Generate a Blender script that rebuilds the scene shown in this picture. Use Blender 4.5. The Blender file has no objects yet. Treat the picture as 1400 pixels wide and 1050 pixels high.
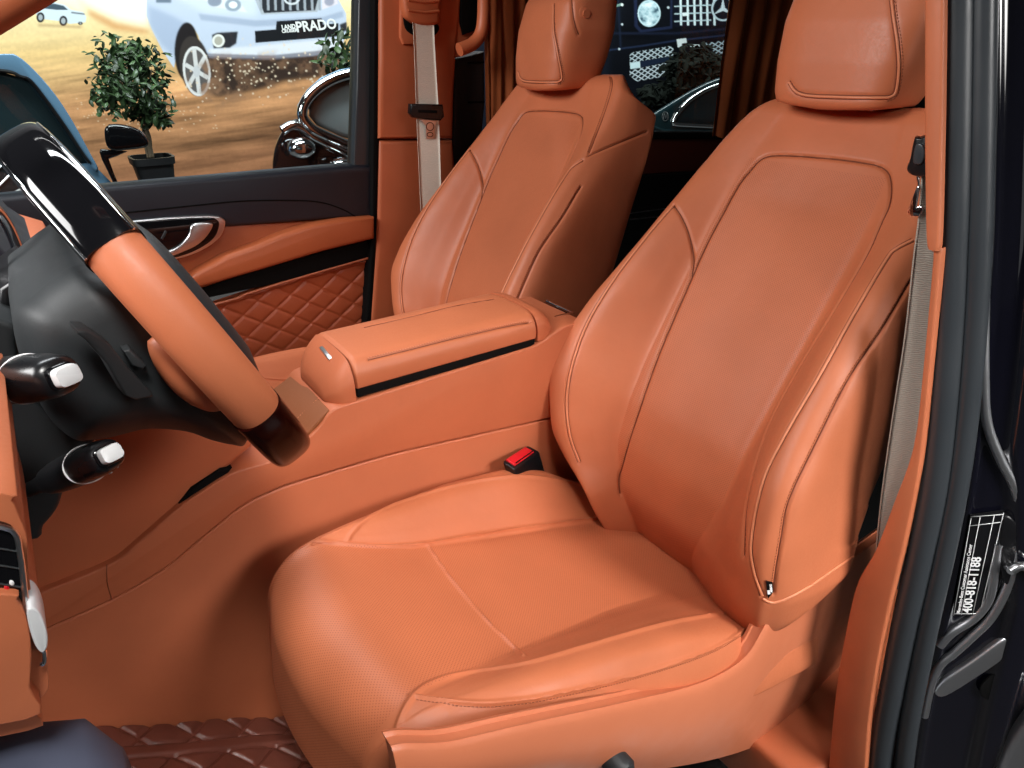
import bpy, bmesh, math, random
import numpy as np
from mathutils import Vector, Matrix
from mathutils.bvhtree import BVHTree
from mathutils.kdtree import KDTree
random.seed(7); rng = np.random.default_rng(7)
SC = bpy.context.scene
COL = SC.collection
R = math.radians
# ------------------------------------------------------------------ survey frame
# x runs to the rear of the car, y across to the passenger side, z up; the lens is the survey origin,
# EYE is its height over the cabin floor. Photograph points are sighted onto planes and surfaces of the car.
EYE = 1.34
FPX = 930.0
_th, _ps = R(26.8), R(35.4)
_H = np.array([math.sin(_ps), math.cos(_ps), 0]); _R = np.array([math.cos(_ps), -math.sin(_ps), 0]); _Z = np.array([0, 0, 1.])
_F = _H*math.cos(_th) - _Z*math.sin(_th); _U = _H*math.sin(_th) + _Z*math.cos(_th)
def A(*v): return np.array(v, float)
def ray(px, py): return _F + _R*((px-700)/FPX) - _U*((py-525)/FPX)
def on(px, py, ax, val):
    r = ray(px, py); return r*(val/r[ax])
def atY(px, py, Y): return on(px, py, 1, Y)
def atX(px, py, X): return on(px, py, 0, X)
def atZ(px, py, Zv): return on(px, py, 2, Zv)
def seen(P):
    P = np.asarray(P, float); d = P@_F
    return np.stack([700+FPX*(P@_R)/d, 525-FPX*(P@_U)/d], -1)

# ------------------------------------------------------------------ curves
def spline(pts, n=8, closed=False):
    P = np.asarray(pts, float); m = len(P); out = []
    if m < 3: 
        t = np.linspace(0, 1, n*2)[:, None]; return P[0]*(1-t)+P[-1]*t
    rngs = range(m) if closed else range(m-1)
    for i in rngs:
        if closed: a, b, c, d = P[i-1], P[i], P[(i+1) % m], P[(i+2) % m]
        else: a, b, c, d = P[max(i-1, 0)], P[i], P[i+1], P[min(i+2, m-1)]
        for k in range(n):
            t = k/n
            out.append(.5*((2*b)+(c-a)*t+(2*a-5*b+4*c-d)*t*t+(3*b-a-3*c+d)*t**3))
    if not closed: out.append(P[-1])
    return np.array(out)
def resample(P, step):
    P = np.asarray(P, float); s = np.r_[0, np.cumsum(np.linalg.norm(np.diff(P, axis=0), axis=1))]
    n = max(2, int(s[-1]/step)+1); t = np.linspace(0, s[-1], n)
    return np.stack([np.interp(t, s, P[:, k]) for k in range(P.shape[1])], 1)
def smooth1(a, k):
    a = np.asarray(a, float)
    if k < 1: return a
    w = np.exp(-np.linspace(-2, 2, 2*k+1)**2); w /= w.sum()
    return np.convolve(np.r_[np.full(k, a[0]), a, np.full(k, a[-1])], w, 'valid')
def tab(table, x, k=0):
    t = np.array(table, float); return smooth1(np.interp(x, t[:, 0], t[:, 1]), k)

# ------------------------------------------------------------------ objects
def empty(name, loc, label, cat, group=None):
    o = bpy.data.objects.new(name, None); COL.objects.link(o)
    o.location = (loc[0], loc[1], loc[2]+EYE); o.empty_display_size = .05
    tag(o, label, cat, group); return o
def tag(o, label=None, cat=None, group=None, kind=None):
    if label: o['label'] = label
    if cat: o['category'] = cat
    if group: o['group'] = group
    if kind: o['kind'] = kind
    return o
def obj(name, V, F, mat, parent=None, sharp=40, uv=None, attrs=None, loc=None):
    V = np.asarray(V, float) + A(0, 0, EYE)
    me = bpy.data.meshes.new(name)
    L = np.array(parent['_loc']) if (parent is not None and '_loc' in parent) else None
    if parent is not None:
        p = parent; L = A(0, 0, 0)
        while p is not None: L = L + np.array(p.location); p = p.parent
    else:
        L = A(*loc)+A(0, 0, EYE) if loc is not None else A((V[:, 0].min()+V[:, 0].max())/2, (V[:, 1].min()+V[:, 1].max())/2, V[:, 2].min())
    me.from_pydata((V-L).tolist(), [], [tuple(int(i) for i in f) for f in F])
    me.polygons.foreach_set('use_smooth', np.ones(len(me.polygons), bool))
    if sharp: me.set_sharp_from_angle(angle=R(sharp))
    if uv is not None:
        lay = me.uv_layers.new(name='UVMap'); li = np.empty(len(me.loops), np.int32); me.loops.foreach_get('vertex_index', li)
        lay.data.foreach_set('uv', np.asarray(uv, np.float32)[li].ravel())
    for k, val in (attrs or {}).items():
        val = np.asarray(val, np.float32)
        if val.ndim == 1: me.attributes.new(k, 'FLOAT', 'POINT').data.foreach_set('value', val)
        else: me.attributes.new(k, 'FLOAT_COLOR', 'POINT').data.foreach_set('color', np.c_[val, np.ones(len(val))].astype(np.float32).ravel())
    me.materials.append(mat); me.validate(); me.update()
    o = bpy.data.objects.new(name, me); COL.objects.link(o)
    if parent is None: o.location = L
    else: o.parent = parent
    return o
def merge(*parts):
    V, F, n = [], [], 0
    for v, f in parts:
        V.append(np.asarray(v, float)); F += [tuple(i+n for i in q) for q in f]; n += len(v)
    return np.concatenate(V), F
def grid_faces(ni, nj, wrap=False, flip=False):
    F = []
    for i in range(ni-1):
        for j in range(nj if wrap else nj-1):
            a, b = i*nj+j, i*nj+(j+1) % nj
            F.append((a, b, b+nj, a+nj) if not flip else (a, a+nj, b+nj, b))
    return F
def fix(V, F):
    bm = bmesh.new(); vs = [bm.verts.new(v) for v in V]
    for f in F:
        try: bm.faces.new([vs[i] for i in f])
        except ValueError: pass
    bmesh.ops.recalc_face_normals(bm, faces=bm.faces)
    return bm_out(bm)
def bm_out(bm):
    bm.verts.index_update()
    V = np.array([v.co[:] for v in bm.verts]); F = [tuple(v.index for v in f.verts) for f in bm.faces]; bm.free(); return V, F
def loft(rings, caps=True):
    n = len(rings[0]); V = np.concatenate(rings); F = grid_faces(len(rings), n, True)
    if caps: F += [tuple(range(n-1, -1, -1)), tuple(range(len(V)-n, len(V)))]
    return fix(V, F)
def frame_of(P):
    P = np.asarray(P, float); T = np.gradient(P, axis=0); T /= np.linalg.norm(T, axis=1)[:, None]+1e-12
    up = A(0, 0, 1) if abs(T[0][2]) < .9 else A(1, 0, 0)
    a = np.cross(T[0], up); a /= np.linalg.norm(a); As = []
    for t in T:
        a = a-t*(a@t); a /= np.linalg.norm(a)+1e-12; As.append(a.copy())
    As = np.array(As); return T, As, np.cross(T, As)
def tube(P, r, seg=10, r2=None, caps=True):
    P = np.asarray(P, float); T, Aa, Bb = frame_of(P); rr = np.broadcast_to(np.asarray(r, float), (len(P),)); q = rr if r2 is None else np.broadcast_to(np.asarray(r2, float), (len(P),))
    an = np.linspace(0, 2*math.pi, seg, endpoint=False)
    return loft([p+a*(k*np.cos(an))[:, None]+b*(h*np.sin(an))[:, None] for p, a, b, k, h in zip(P, Aa, Bb, rr, q)], caps)
def prism3(P, D, bevel=.004, seg=3):
    """closed 3-D outline P pushed along vector D, edges rounded"""
    bm = bmesh.new(); vs = [bm.verts.new(p) for p in P]; f = bm.faces.new(vs)
    r = bmesh.ops.extrude_face_region(bm, geom=[f]); nv = [g for g in r['geom'] if isinstance(g, bmesh.types.BMVert)]
    bmesh.ops.translate(bm, verts=nv, vec=Vector(D)); bmesh.ops.recalc_face_normals(bm, faces=bm.faces)
    if bevel:
        ed = [e for e in bm.edges if len(e.link_faces) == 2 and any(len(q.verts) > 4 or q.calc_area() > 0 and len(q.verts) == len(P) for q in e.link_faces) and e.calc_face_angle(0) > .6]
        bmesh.ops.bevel(bm, geom=ed, offset=bevel, segments=seg, affect='EDGES', profile=.5, clamp_overlap=True)
    return bm_out(bm)
def prism(pix, Y0, Y1, bevel=.004, sm=0, seg=3):
    """outline sighted on the plane y = Y0, given its depth to y = Y1"""
    q = spline(pix, sm, True) if sm else pix
    P = [atY(x, y, Y0) for x, y in q]
    return prism3(P, (0, Y1-Y0, 0), bevel, seg)
def box(c, s, bevel=.003, rot=None):
    bm = bmesh.new(); bmesh.ops.create_cube(bm, size=1)
    for v in bm.verts: v.co = Vector((v.co.x*s[0], v.co.y*s[1], v.co.z*s[2]))
    if bevel: bmesh.ops.bevel(bm, geom=bm.edges[:], offset=bevel, segments=3, affect='EDGES', profile=.5, clamp_overlap=True)
    V, F = bm_out(bm)
    if rot is not None: V = V@np.asarray(rot).T
    return V+A(*c), F
def ball(c, r, seg=24):
    bm = bmesh.new(); bmesh.ops.create_uvsphere(bm, u_segments=seg, v_segments=seg//2, radius=1)
    V, F = bm_out(bm); return V*np.asarray(r, float)+A(*c), F
def sring(c, e1, e2, a, b, p=2.5, n=32):
    t = np.linspace(0, 2*math.pi, n, endpoint=False); ct, st = np.cos(t), np.sin(t)
    x = a*np.sign(ct)*abs(ct)**(2/p); y = b*np.sign(st)*abs(st)**(2/p)
    return np.asarray(c)+x[:, None]*np.asarray(e1)+y[:, None]*np.asarray(e2)
def prismR(pix, Y, depth, bevel=.004, sm=0, seg=3):
    q = spline(pix, sm, True) if sm else pix
    P = [atY(x, y, Y) for x, y in q]; c = np.mean(P, 0); return prism3(P, c/np.linalg.norm(c)*depth, bevel, seg)
def axes(rx): # orthonormal triple from an axis
    t = np.asarray(rx, float)/np.linalg.norm(rx); a = np.cross(t, A(0, 0, 1)); a /= np.linalg.norm(a); return t, a, np.cross(t, a)
def text_geo(s, size, o, ex, ey, depth=.0004, align='LEFT', bold=0):
    cu = bpy.data.curves.new('t', 'FONT'); cu.body = s; cu.size = size; cu.align_x = align; cu.extrude = depth; cu.offset = bold; cu.resolution_u = 3
    ob = bpy.data.objects.new('t', cu); COL.objects.link(ob); dg = bpy.context.evaluated_depsgraph_get()
    me = bpy.data.meshes.new_from_object(ob.evaluated_get(dg)); V = np.array([v.co[:] for v in me.vertices]).reshape(-1, 3); F = [tuple(p.vertices) for p in me.polygons]
    bpy.data.objects.remove(ob); bpy.data.curves.remove(cu); bpy.data.meshes.remove(me)
    ex = np.asarray(ex, float)/np.linalg.norm(ex); ey = np.asarray(ey, float)-ex*(np.asarray(ey)@ex); ey /= np.linalg.norm(ey); ez = np.cross(ex, ey)
    return np.asarray(o)+V[:, :1]*ex+V[:, 1:2]*ey+V[:, 2:3]*ez, F

# ------------------------------------------------------------------ materials
def mat(name, col, rough=.5, metal=0, **k):
    m = bpy.data.materials.new(name); m.use_nodes = True; b = m.node_tree.nodes['Principled BSDF']
    b.inputs['Base Color'].default_value = (*col, 1); b.inputs['Roughness'].default_value = rough; b.inputs['Metallic'].default_value = metal
    for kk, v in k.items(): b.inputs[kk.replace('_', ' ')].default_value = v
    return m
class N_:
    def __init__(s, m): s.t = m.node_tree; s.b = s.t.nodes['Principled BSDF']
    def n(s, typ, **k):
        q = s.t.nodes.new(typ)
        for kk, v in k.items():
            if kk.startswith('i_'):
                key = kk[2:]; q.inputs[int(key) if key.isdigit() else key.replace('_', ' ')].default_value = v
            else: setattr(q, kk, v)
        return q
    def l(s, a, b): s.t.links.new(a, b)
def leather(name, col, rough=.42, grain=1., perf=False, var=.06):
    m = mat(name, col, rough); g = N_(m); g.b.inputs['Specular IOR Level'].default_value = .42
    tc = g.n('ShaderNodeTexCoord'); ob = tc.outputs['Object']
    vo = g.n('ShaderNodeTexVoronoi', feature='DISTANCE_TO_EDGE', i_Scale=620.); g.l(ob, vo.inputs['Vector'])
    no = g.n('ShaderNodeTexNoise', i_Scale=260., i_Detail=3.); g.l(ob, no.inputs['Vector'])
    mx = g.n('ShaderNodeMath', operation='MULTIPLY_ADD', i_1=.6); g.l(vo.outputs['Distance'], mx.inputs[0]); g.l(no.outputs['Fac'], mx.inputs[2])
    bu = g.n('ShaderNodeBump', i_Strength=.16*grain, i_Distance=.0006); g.l(mx.outputs[0], bu.inputs['Height'])
    bg = g.n('ShaderNodeTexNoise', i_Scale=7., i_Detail=4.); g.l(ob, bg.inputs['Vector'])
    md = g.n('ShaderNodeTexNoise', i_Scale=38., i_Detail=3., i_Distortion=.6); g.l(ob, md.inputs['Vector'])
    b1 = g.n('ShaderNodeBump', i_Strength=.10*grain, i_Distance=.004); g.l(md.outputs['Fac'], b1.inputs['Height']); g.l(bu.outputs[0], b1.inputs['Normal'])
    b2 = g.n('ShaderNodeBump', i_Strength=.14, i_Distance=.012); g.l(bg.outputs['Fac'], b2.inputs['Height']); g.l(b1.outputs[0], b2.inputs['Normal'])
    hs = g.n('ShaderNodeHueSaturation'); hs.inputs['Color'].default_value = (*col, 1)
    mr = g.n('ShaderNodeMapRange', i_1=.3, i_2=.7, i_3=1-var, i_4=1+var); g.l(bg.outputs['Fac'], mr.inputs[0]); g.l(mr.outputs[0], hs.inputs['Value'])
    rr = g.n('ShaderNodeMapRange', i_1=.3, i_2=.7, i_3=rough-.05, i_4=rough+.06); g.l(no.outputs['Fac'], rr.inputs[0]); g.l(rr.outputs[0], g.b.inputs['Roughness'])
    out = hs.outputs[0]; last = b2
    if perf:
        u = g.n('ShaderNodeUVMap', uv_map='UVMap'); sep = g.n('ShaderNodeSeparateXYZ'); g.l(u.outputs[0], sep.inputs[0])
        def cell(off):
            ds = []
            for ax in (0, 1):
                a = g.n('ShaderNodeMath', operation='MULTIPLY_ADD', i_1=1/.0056, i_2=off); g.l(sep.outputs[ax], a.inputs[0])
                f = g.n('ShaderNodeMath', operation='FRACT'); g.l(a.outputs[0], f.inputs[0])
                s_ = g.n('ShaderNodeMath', operation='SUBTRACT', i_1=.5); g.l(f.outputs[0], s_.inputs[0])
                p = g.n('ShaderNodeMath', operation='MULTIPLY'); g.l(s_.outputs[0], p.inputs[0]); g.l(s_.outputs[0], p.inputs[1]); ds.append(p)
            ad = g.n('ShaderNodeMath', operation='ADD'); g.l(ds[0].outputs[0], ad.inputs[0]); g.l(ds[1].outputs[0], ad.inputs[1])
            q = g.n('ShaderNodeMath', operation='LESS_THAN', i_1=.022); g.l(ad.outputs[0], q.inputs[0]); return q
        c1, c2 = cell(0.), cell(.5)
        mxx = g.n('ShaderNodeMath', operation='MAXIMUM'); g.l(c1.outputs[0], mxx.inputs[0]); g.l(c2.outputs[0], mxx.inputs[1])
        at = g.n('ShaderNodeAttribute', attribute_name='perf'); pm = g.n('ShaderNodeMath', operation='MULTIPLY'); g.l(mxx.outputs[0], pm.inputs[0]); g.l(at.outputs['Fac'], pm.inputs[1])
        mc = g.n('ShaderNodeMix', data_type='RGBA'); g.l(pm.outputs[0], mc.inputs['Factor']); g.l(out, mc.inputs['A']); mc.inputs['B'].default_value = (col[0]*.62, col[1]*.5, col[2]*.45, 1); out = mc.outputs['Result']
        inv = g.n('ShaderNodeMath', operation='SUBTRACT', i_0=1.); g.l(pm.outputs[0], inv.inputs[1])
        b3 = g.n('ShaderNodeBump', i_Strength=.22, i_Distance=.0006); g.l(inv.outputs[0], b3.inputs['Height']); g.l(b2.outputs[0], b3.inputs['Normal']); last = b3
    g.l(out, g.b.inputs['Base Color']); g.l(last.outputs[0], g.b.inputs['Normal']); return m
def plastic(name, col, rough=.45, bump=.06, scale=420.):
    m = mat(name, col, rough); g = N_(m); tc = g.n('ShaderNodeTexCoord')
    no = g.n('ShaderNodeTexNoise', i_Scale=scale, i_Detail=3.); g.l(tc.outputs['Object'], no.inputs['Vector'])
    bu = g.n('ShaderNodeBump', i_Strength=bump, i_Distance=.001); g.l(no.outputs['Fac'], bu.inputs['Height']); g.l(bu.outputs[0], g.b.inputs['Normal'])
    n2 = g.n('ShaderNodeTexNoise', i_Scale=9., i_Detail=4.); g.l(tc.outputs['Object'], n2.inputs['Vector'])
    rr = g.n('ShaderNodeMapRange', i_1=.3, i_2=.7, i_3=max(rough-.08, .02), i_4=rough+.08); g.l(n2.outputs['Fac'], rr.inputs[0]); g.l(rr.outputs[0], g.b.inputs['Roughness'])
    return m
TAN = (.50, .145, .062)
M = {}
M['leather'] = leather('tan_leather', TAN, .48)
M['leather_perf'] = leather('tan_perforated_leather', TAN, .48, perf=True)
M['trim'] = leather('tan_trim', (.49, .134, .057), .5, .7)
M['piping'] = leather('tan_piping', (.63, .21, .10), .42, .5)
M['thread'] = mat('tan_thread', (.50, .17, .08), .6)
M['thread_dark'] = mat('dark_tan_thread', (.22, .055, .02), .7)
M['shield'] = plastic('tan_plastic', (.56, .17, .08), .42, .05, 300)
M['gloss'] = plastic('piano_black', (.004, .004, .005), .04, .004, 30)
M['paint'] = plastic('black_car_paint', (.004, .004, .008), .05, .004, 20)
M['paint'].node_tree.nodes['Principled BSDF'].inputs['Coat Weight'].default_value = 1.
M['paint'].node_tree.nodes['Principled BSDF'].inputs['Coat IOR'].default_value = 1.5
M['paint'].node_tree.nodes['Principled BSDF'].inputs['Coat Roughness'].default_value = .02
M['black'] = plastic('black_soft_plastic', (.017, .020, .022), .55, .12, 500)
M['navy'] = plastic('navy_dash_leather', (.011, .014, .022), .5, .14, 420)
M['rubber'] = plastic('grey_rubber', (.032, .037, .042), .34, .05, 260)
M['chrome'] = mat('chrome', (.82, .83, .85), .08, 1)
M['satin'] = mat('satin_silver', (.72, .73, .74), .28, 1)
M['seam'] = mat('seam_shadow_thread', (.16, .035, .012), .7)
M['silver'] = plastic('pale_silver_plastic', (.66, .67, .68), .3, .02)
M['white'] = mat('white_print', (.82, .82, .82), .5)
M['red'] = mat('red_button', (.62, .012, .02), .32)
M['void'] = mat('black_void', (.003, .003, .003), .8, 0, Specular_IOR_Level=.12)
# ================================================================== the two front seats
def pad(O, U, V, N, vs, hs, rows, nseg=16):
    """upholstered pad: a centre path (vs,hs) in the V,N plane, a cross-section at each path point"""
    path = np.stack([vs, hs], 1); T = np.gradient(path, axis=0); T /= np.linalg.norm(T, axis=1)[:, None]
    nn = np.stack([-T[:, 1], T[:, 0]], 1)
    P, UV, PERF = [], [], []
    s = np.r_[0, np.cumsum(np.linalg.norm(np.diff(path, axis=0), axis=1))]
    for i in range(len(vs)):
        w, rf, rn, b, dp, k, curv, hollow = (rows[c][i] for c in ('w', 'rf', 'rn', 'b', 'T', 'k', 'curv', 'hollow'))
        def half(r, b, near=False):
            wi = w*(1-rows['nw'][i]) if near and 'nw' in rows else w; ww = min(wi, r-.01); g = max(r-ww, .01)
            return [(0, -hollow), (.5*ww, -hollow*.7), (.88*ww, -.002), (ww+.04*g, .02*b), (ww+.33*g, .42*b), (ww+.7*g, .90*b), (r, b), (r+.022*k, b-.016*k), (r+.042*k, b-.060*k), (r+.050*k, (b-.06*k)*.45-dp*.55), (r+.044*k, -dp*.88), (r+.012*k, -dp)]
        kn = [(u, d) for u, d in half(rf, b)[::-1]] + [(-u, d) for u, d in half(rn, rows['bn'][i] if 'bn' in rows else b, True)[1:]]
        c = spline(kn, nseg)
        base = O+V*path[i, 0]+N*path[i, 1]; nd = V*nn[i, 0]+N*nn[i, 1]; rr = max(rf, rn)
        off = curv*(1-np.clip(c[:, 0]/(rr+.04), -1, 1)**2)
        P.append(base+c[:, :1]*U+c[:, 1:]*nd+off[:, None]*V); UV.append(np.c_[c[:, 0], np.full(len(c), s[i])])
        PERF.append(np.where((abs(c[:, 0]) < w-.004) & (c[:, 1] > -.04), 1., 0.)*rows['perf'][i])
    return np.array(P), np.concatenate(UV), np.concatenate(PERF)
def pad_mesh(P):
    ni, nj = P.shape[:2]; V = P.reshape(-1, 3); F = grid_faces(ni, nj, True)
    F += [tuple(range(nj)), tuple(range(len(V)-1, len(V)-nj-1, -1))]
    return V, F
class Skin:
    """a dense upholstery surface that seams can be sighted onto and pressed into"""
    def __init__(s, V, F):
        s.V = np.array(V, float); s.F = F; s.bvh = BVHTree.FromPolygons(s.V.tolist(), F); s.d = np.zeros(len(V)); s.n0 = s.normals(s.V)
    def normals(s, V):
        q = np.array([f[:4] if len(f) == 4 else (f[0], f[1], f[2], f[2]) for f in s.F if len(f) <= 4]); n = np.cross(V[q[:, 2]]-V[q[:, 0]], V[q[:, 3]]-V[q[:, 1]]) ; tri = q[:, 2] == q[:, 3]
        if tri.any(): n[tri] = np.cross(V[q[tri, 1]]-V[q[tri, 0]], V[q[tri, 2]]-V[q[tri, 0]])
        o = np.zeros_like(V)
        for k in range(4): np.add.at(o, q[:, k], n)
        return o/(np.linalg.norm(o, axis=1)[:, None]+1e-12)
    def lift(s, pix, org=(0, 0, 0), n=10, raw=False):
        q = np.asarray(pix, float) if raw else resample(spline(pix, n), 2.)
        out, nr = [], []
        for x, y in q:
            r = ray(x, y); h = s.bvh.ray_cast(Vector(org), Vector(r), 30)
            if h[0] is None: continue
            nn = A(*h[1]); nn = -nn if nn@r > 0 else nn
            out.append(A(*h[0])); nr.append(nn)
        if len(out) < 2: return np.zeros((0, 3)), np.zeros((0, 3))
        P = np.array(out); 
        k = 2
        Ps = np.stack([smooth1(P[:, i], k) for i in range(3)], 1); Ns = np.stack([smooth1(np.array(nr)[:, i], k) for i in range(3)], 1)
        return Ps, Ns/np.linalg.norm(Ns, axis=1)[:, None]
    def press(s, P, depth=.004, width=.0035, side=None):
        if len(P) < 2: return
        Q = resample(P, .0015); kd = KDTree(len(Q))
        for i, p in enumerate(Q): kd.insert(p, i)
        kd.balance(); lo = Q.min(0)-4*width; hi = Q.max(0)+4*width
        for i in np.nonzero(((s.V > lo) & (s.V < hi)).all(1))[0]:
            d = kd.find(s.V[i])[2]
            if d < 3.5*width: s.d[i] = min(s.d[i], -depth*math.exp(-(d/width)**2)) if depth > 0 else max(s.d[i], -depth*math.exp(-(d/width)**2))
    def done(s): return s.V+s.n0*s.d[:, None], s.F
def stitches(P, Nn, off=0, L=.0034, gap=.0022, r=.0006, lift_=.0004):
    """short thread stitches beside a seam"""
    if len(P) < 2: return None
    T = np.gradient(P, axis=0); T /= np.linalg.norm(T, axis=1)[:, None]+1e-9; S = np.cross(T, Nn); Q = P+S*off+Nn*lift_
    s = np.r_[0, np.cumsum(np.linalg.norm(np.diff(Q, axis=0), axis=1))]; out = []; t = 0
    while t+L < s[-1]:
        a = A(*[np.interp(t, s, Q[:, k]) for k in range(3)]); b = A(*[np.interp(t+L, s, Q[:, k]) for k in range(3)])
        m = (a+b)/2; nn = A(*[np.interp(t, s, Nn[:, k]) for k in range(3)]); m = m+nn*.0005
        out.append(tube([a-nn*.0006, m, b-nn*.0006], r, 5)); t += L+gap
    return merge(*out) if out else None

D_SEAT = .86
PAS = (0, -D_SEAT, 0)                              # sighting a point on the far seat onto the near one, built first
seat = empty('car_seat', (.62, .79, -1.20), "large tan leather driver's seat in the foreground, its cushion and black airbag tag in view", 'car seat', 'front seats')

# ---- backrest
_a = R(32); BO = A(.878, .79, -.88); BV = A(math.sin(_a), 0, math.cos(_a)); BU = A(0, 1, 0); BN = A(-math.cos(_a), 0, math.sin(_a))
v1 = np.linspace(-.16, .872, 340); ph = np.linspace(0, math.pi*.62, 46)[1:]
h1 = tab([(-.16, -.30), (-.1, -.21), (-.04, -.125), (0, -.082), (.1, -.03), (.2, -.006), (.3, 0), (.6, .002), (.75, 0), (.86, 0)], v1, 14)
vs = np.r_[v1, .872+.062*np.sin(ph)]; h1 = h1; hs = np.r_[h1, h1[-1]-.062*(1-np.cos(ph))]; ss = np.r_[v1, .872+.062*ph]
rows = dict(
    w=tab([(-.16, .07), (-.05, .09), (0, .115), (.1, .15), (.3, .16), (.6, .165), (.7, .16), (.8, .15), (1, .1)], ss, 12),
    rf=tab([(-.16, .12), (-.05, .13), (0, .15), (.04, .215), (.085, .26), (.133, .288), (.2, .312), (.27, .312), (.36, .295), (.42, .28), (.543, .256), (.64, .245), (.73, .236), (.80, .222), (.85, .207), (.88, .190), (.92, .165), (.96, .13), (1.1, .10)], ss, 6),
    rn=tab([(-.1, .24), (-.02, .30), (.03, .305), (.09, .295), (.19, .283), (.278, .272), (.39, .268), (.52, .258), (.66, .252), (.75, .248), (.82, .243), (.87, .236), (.91, .215), (.94, .19), (.97, .16), (1.05, .12)], ss, 6),
    b=tab([(-.1, .05), (0, .07), (.1, .092), (.2, .10), (.4, .088), (.55, .062), (.66, .036), (.75, .016), (.85, .004), (1, 0)], ss, 14),
    T=tab([(-.1, .14), (.1, .20), (.35, .23), (.5, .215), (.7, .180), (.8, .160), (.86, .150), (.91, .140), (.96, .110), (1, .06)], ss, 16),
    k=tab([(-.1, 1), (.8, 1), (.88, .8), (1, .3)], ss, 6), curv=np.zeros(len(ss)), hollow=tab([(-.1, 0), (.3, .004), (.7, .012), (.78, .004), (.82, 0), (1, 0)], ss, 10),
    perf=((ss > -.05) & (ss < .775)).astype(float))
P, UVb, PFb = pad(BO, BU, BV, BN, vs, hs, rows)
V, F = pad_mesh(P); back = Skin(V, F)
seams = [
    [(1025, 233), (1040, 217), (1062, 212), (1120, 215), (1180, 222), (1208, 230), (1217, 248), (1215, 278), (1204, 304), (1192, 332)],
    [(1025, 233), (1010, 252), (985, 297), (965, 335), (945, 380), (900, 485), (865, 585), (850, 636), (846, 655), (848, 676)],
    [(920, 279), (932, 296), (943, 322), (948, 350), (945, 378)]]
pip = []
for q in seams: 
    p, n = back.lift(q); back.press(p, .0055, .0030); pip.append((p, n))
insR = [(1192, 332), (1177, 361), (1140, 424), (1088, 510), (1047, 591), (1021, 684), (1016, 760)]
p, n = back.lift(insR); back.press(p, .004, .0040); pip.append((p, n))
p, n = back.lift([(799, 226), (830, 214), (881, 195)], PAS); back.press(p, .004, .0028); pip.append((p, n))
st1, sn1 = back.lift([(1246, 383), (1207, 450), (1162, 517), (1118, 603), (1080, 684), (1069, 736), (1060, 790), (1058, 812)])
back.press(st1, .0045, .0028); pip.append((st1, sn1))
up1, upn = back.lift([(827, 108), (834, 126), (825, 160), (801, 222)], PAS); back.press(up1, .0045, .0028); pip.append((up1, upn))
pp1, pn1 = back.lift([(1248, 328), (1225, 340), (1212, 354), (1170, 424), (1118, 517), (1073, 595), (1043, 658), (1027, 736), (1030, 780), (1042, 815)])
pp2, pn2 = back.lift([(921, 280), (885, 322), (835, 388), (797, 455), (776, 530), (778, 590), (792, 632)])
back.press(pp1, .003, .0036); back.press(pp2, .003, .0036)
side0, siden = back.lift([(1042, 818), (1060, 824), (1100, 806), (1150, 772), (1195, 742)])
V, F = back.done()
bk = obj('backrest', V, F, M['leather_perf'], seat, 60, UVb, {'perf': PFb})
def seam_line(P, Nn, par, sink=.0034, r=.0011):
    if len(P) > 3: obj('seam', *tube(resample(P-Nn*sink, .004), r, 6), M['seam'], par, 0)
def piping(name, P, Nn, par, r=.0028, sink=.0008):
    if len(P) < 4: return
    T_ = np.gradient(P, axis=0); T_ /= np.linalg.norm(T_, axis=1)[:, None]+1e-9; S_ = np.cross(T_, Nn)
    for sg in (1, -1): obj('seam', *tube(resample(P+S_*sg*r*1.25-Nn*.0016, .004), .0011, 6), M['seam'], par, 0)  # dark line on each side, the piping's shadow put in as colour
    Q = resample(P-Nn*sink, .004); obj(name, *tube(Q, r, 8), M['piping'], par, 60)
for p, n in ((pp1, pn1), (pp2, pn2)): piping('piping', p, n, bk)
for p, n in pip: seam_line(p, n, bk)
piping('piping', side0, siden, bk, .003)
for x in (stitches(st1, sn1, .0052), stitches(up1, upn, .005)):
    if x: obj('stitching', *x, M['thread_dark'], bk, 0)
# ---- airbag tag
tp, tn = back.lift([(1043, 793), (1060, 789), (1058, 812), (1047, 818)], raw=True)
if len(tp) == 4:
    c = tp+tn*.0035; m_ = np.array([c, c-tn*.002]).reshape(-1, 3)
    tg = obj('airbag_tag', *fix(m_, [(0, 1, 2, 3), (4, 5, 6, 7), (0, 1, 5, 4), (1, 2, 6, 5), (2, 3, 7, 6), (3, 0, 4, 7)]), M['void'], seat, 30)
    tag(tg, 'black fabric airbag tag with white lettering')
    ex = c[0]-c[3]; ey = c[0]-c[1]; hh = np.linalg.norm(ex); nz = np.cross(ex, ey)
    ey2 = -(c[1]-c[0])
    W = np.linalg.norm(c[1]-c[0])
    g1 = text_geo('SRS', W*.46, c[3]+(c[2]-c[3])*.48+ex*.12+tn[0]*.0012, ex, ey2, .0002, bold=.0004)
    g2 = text_geo('AIRBAG', W*.40, c[3]+(c[2]-c[3])*.93+ex*.08+tn[0]*.0012, ex, ey2, .0002, bold=.0003)
    obj('lettering', *merge(g1, g2), M['white'], tg, 0)
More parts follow.
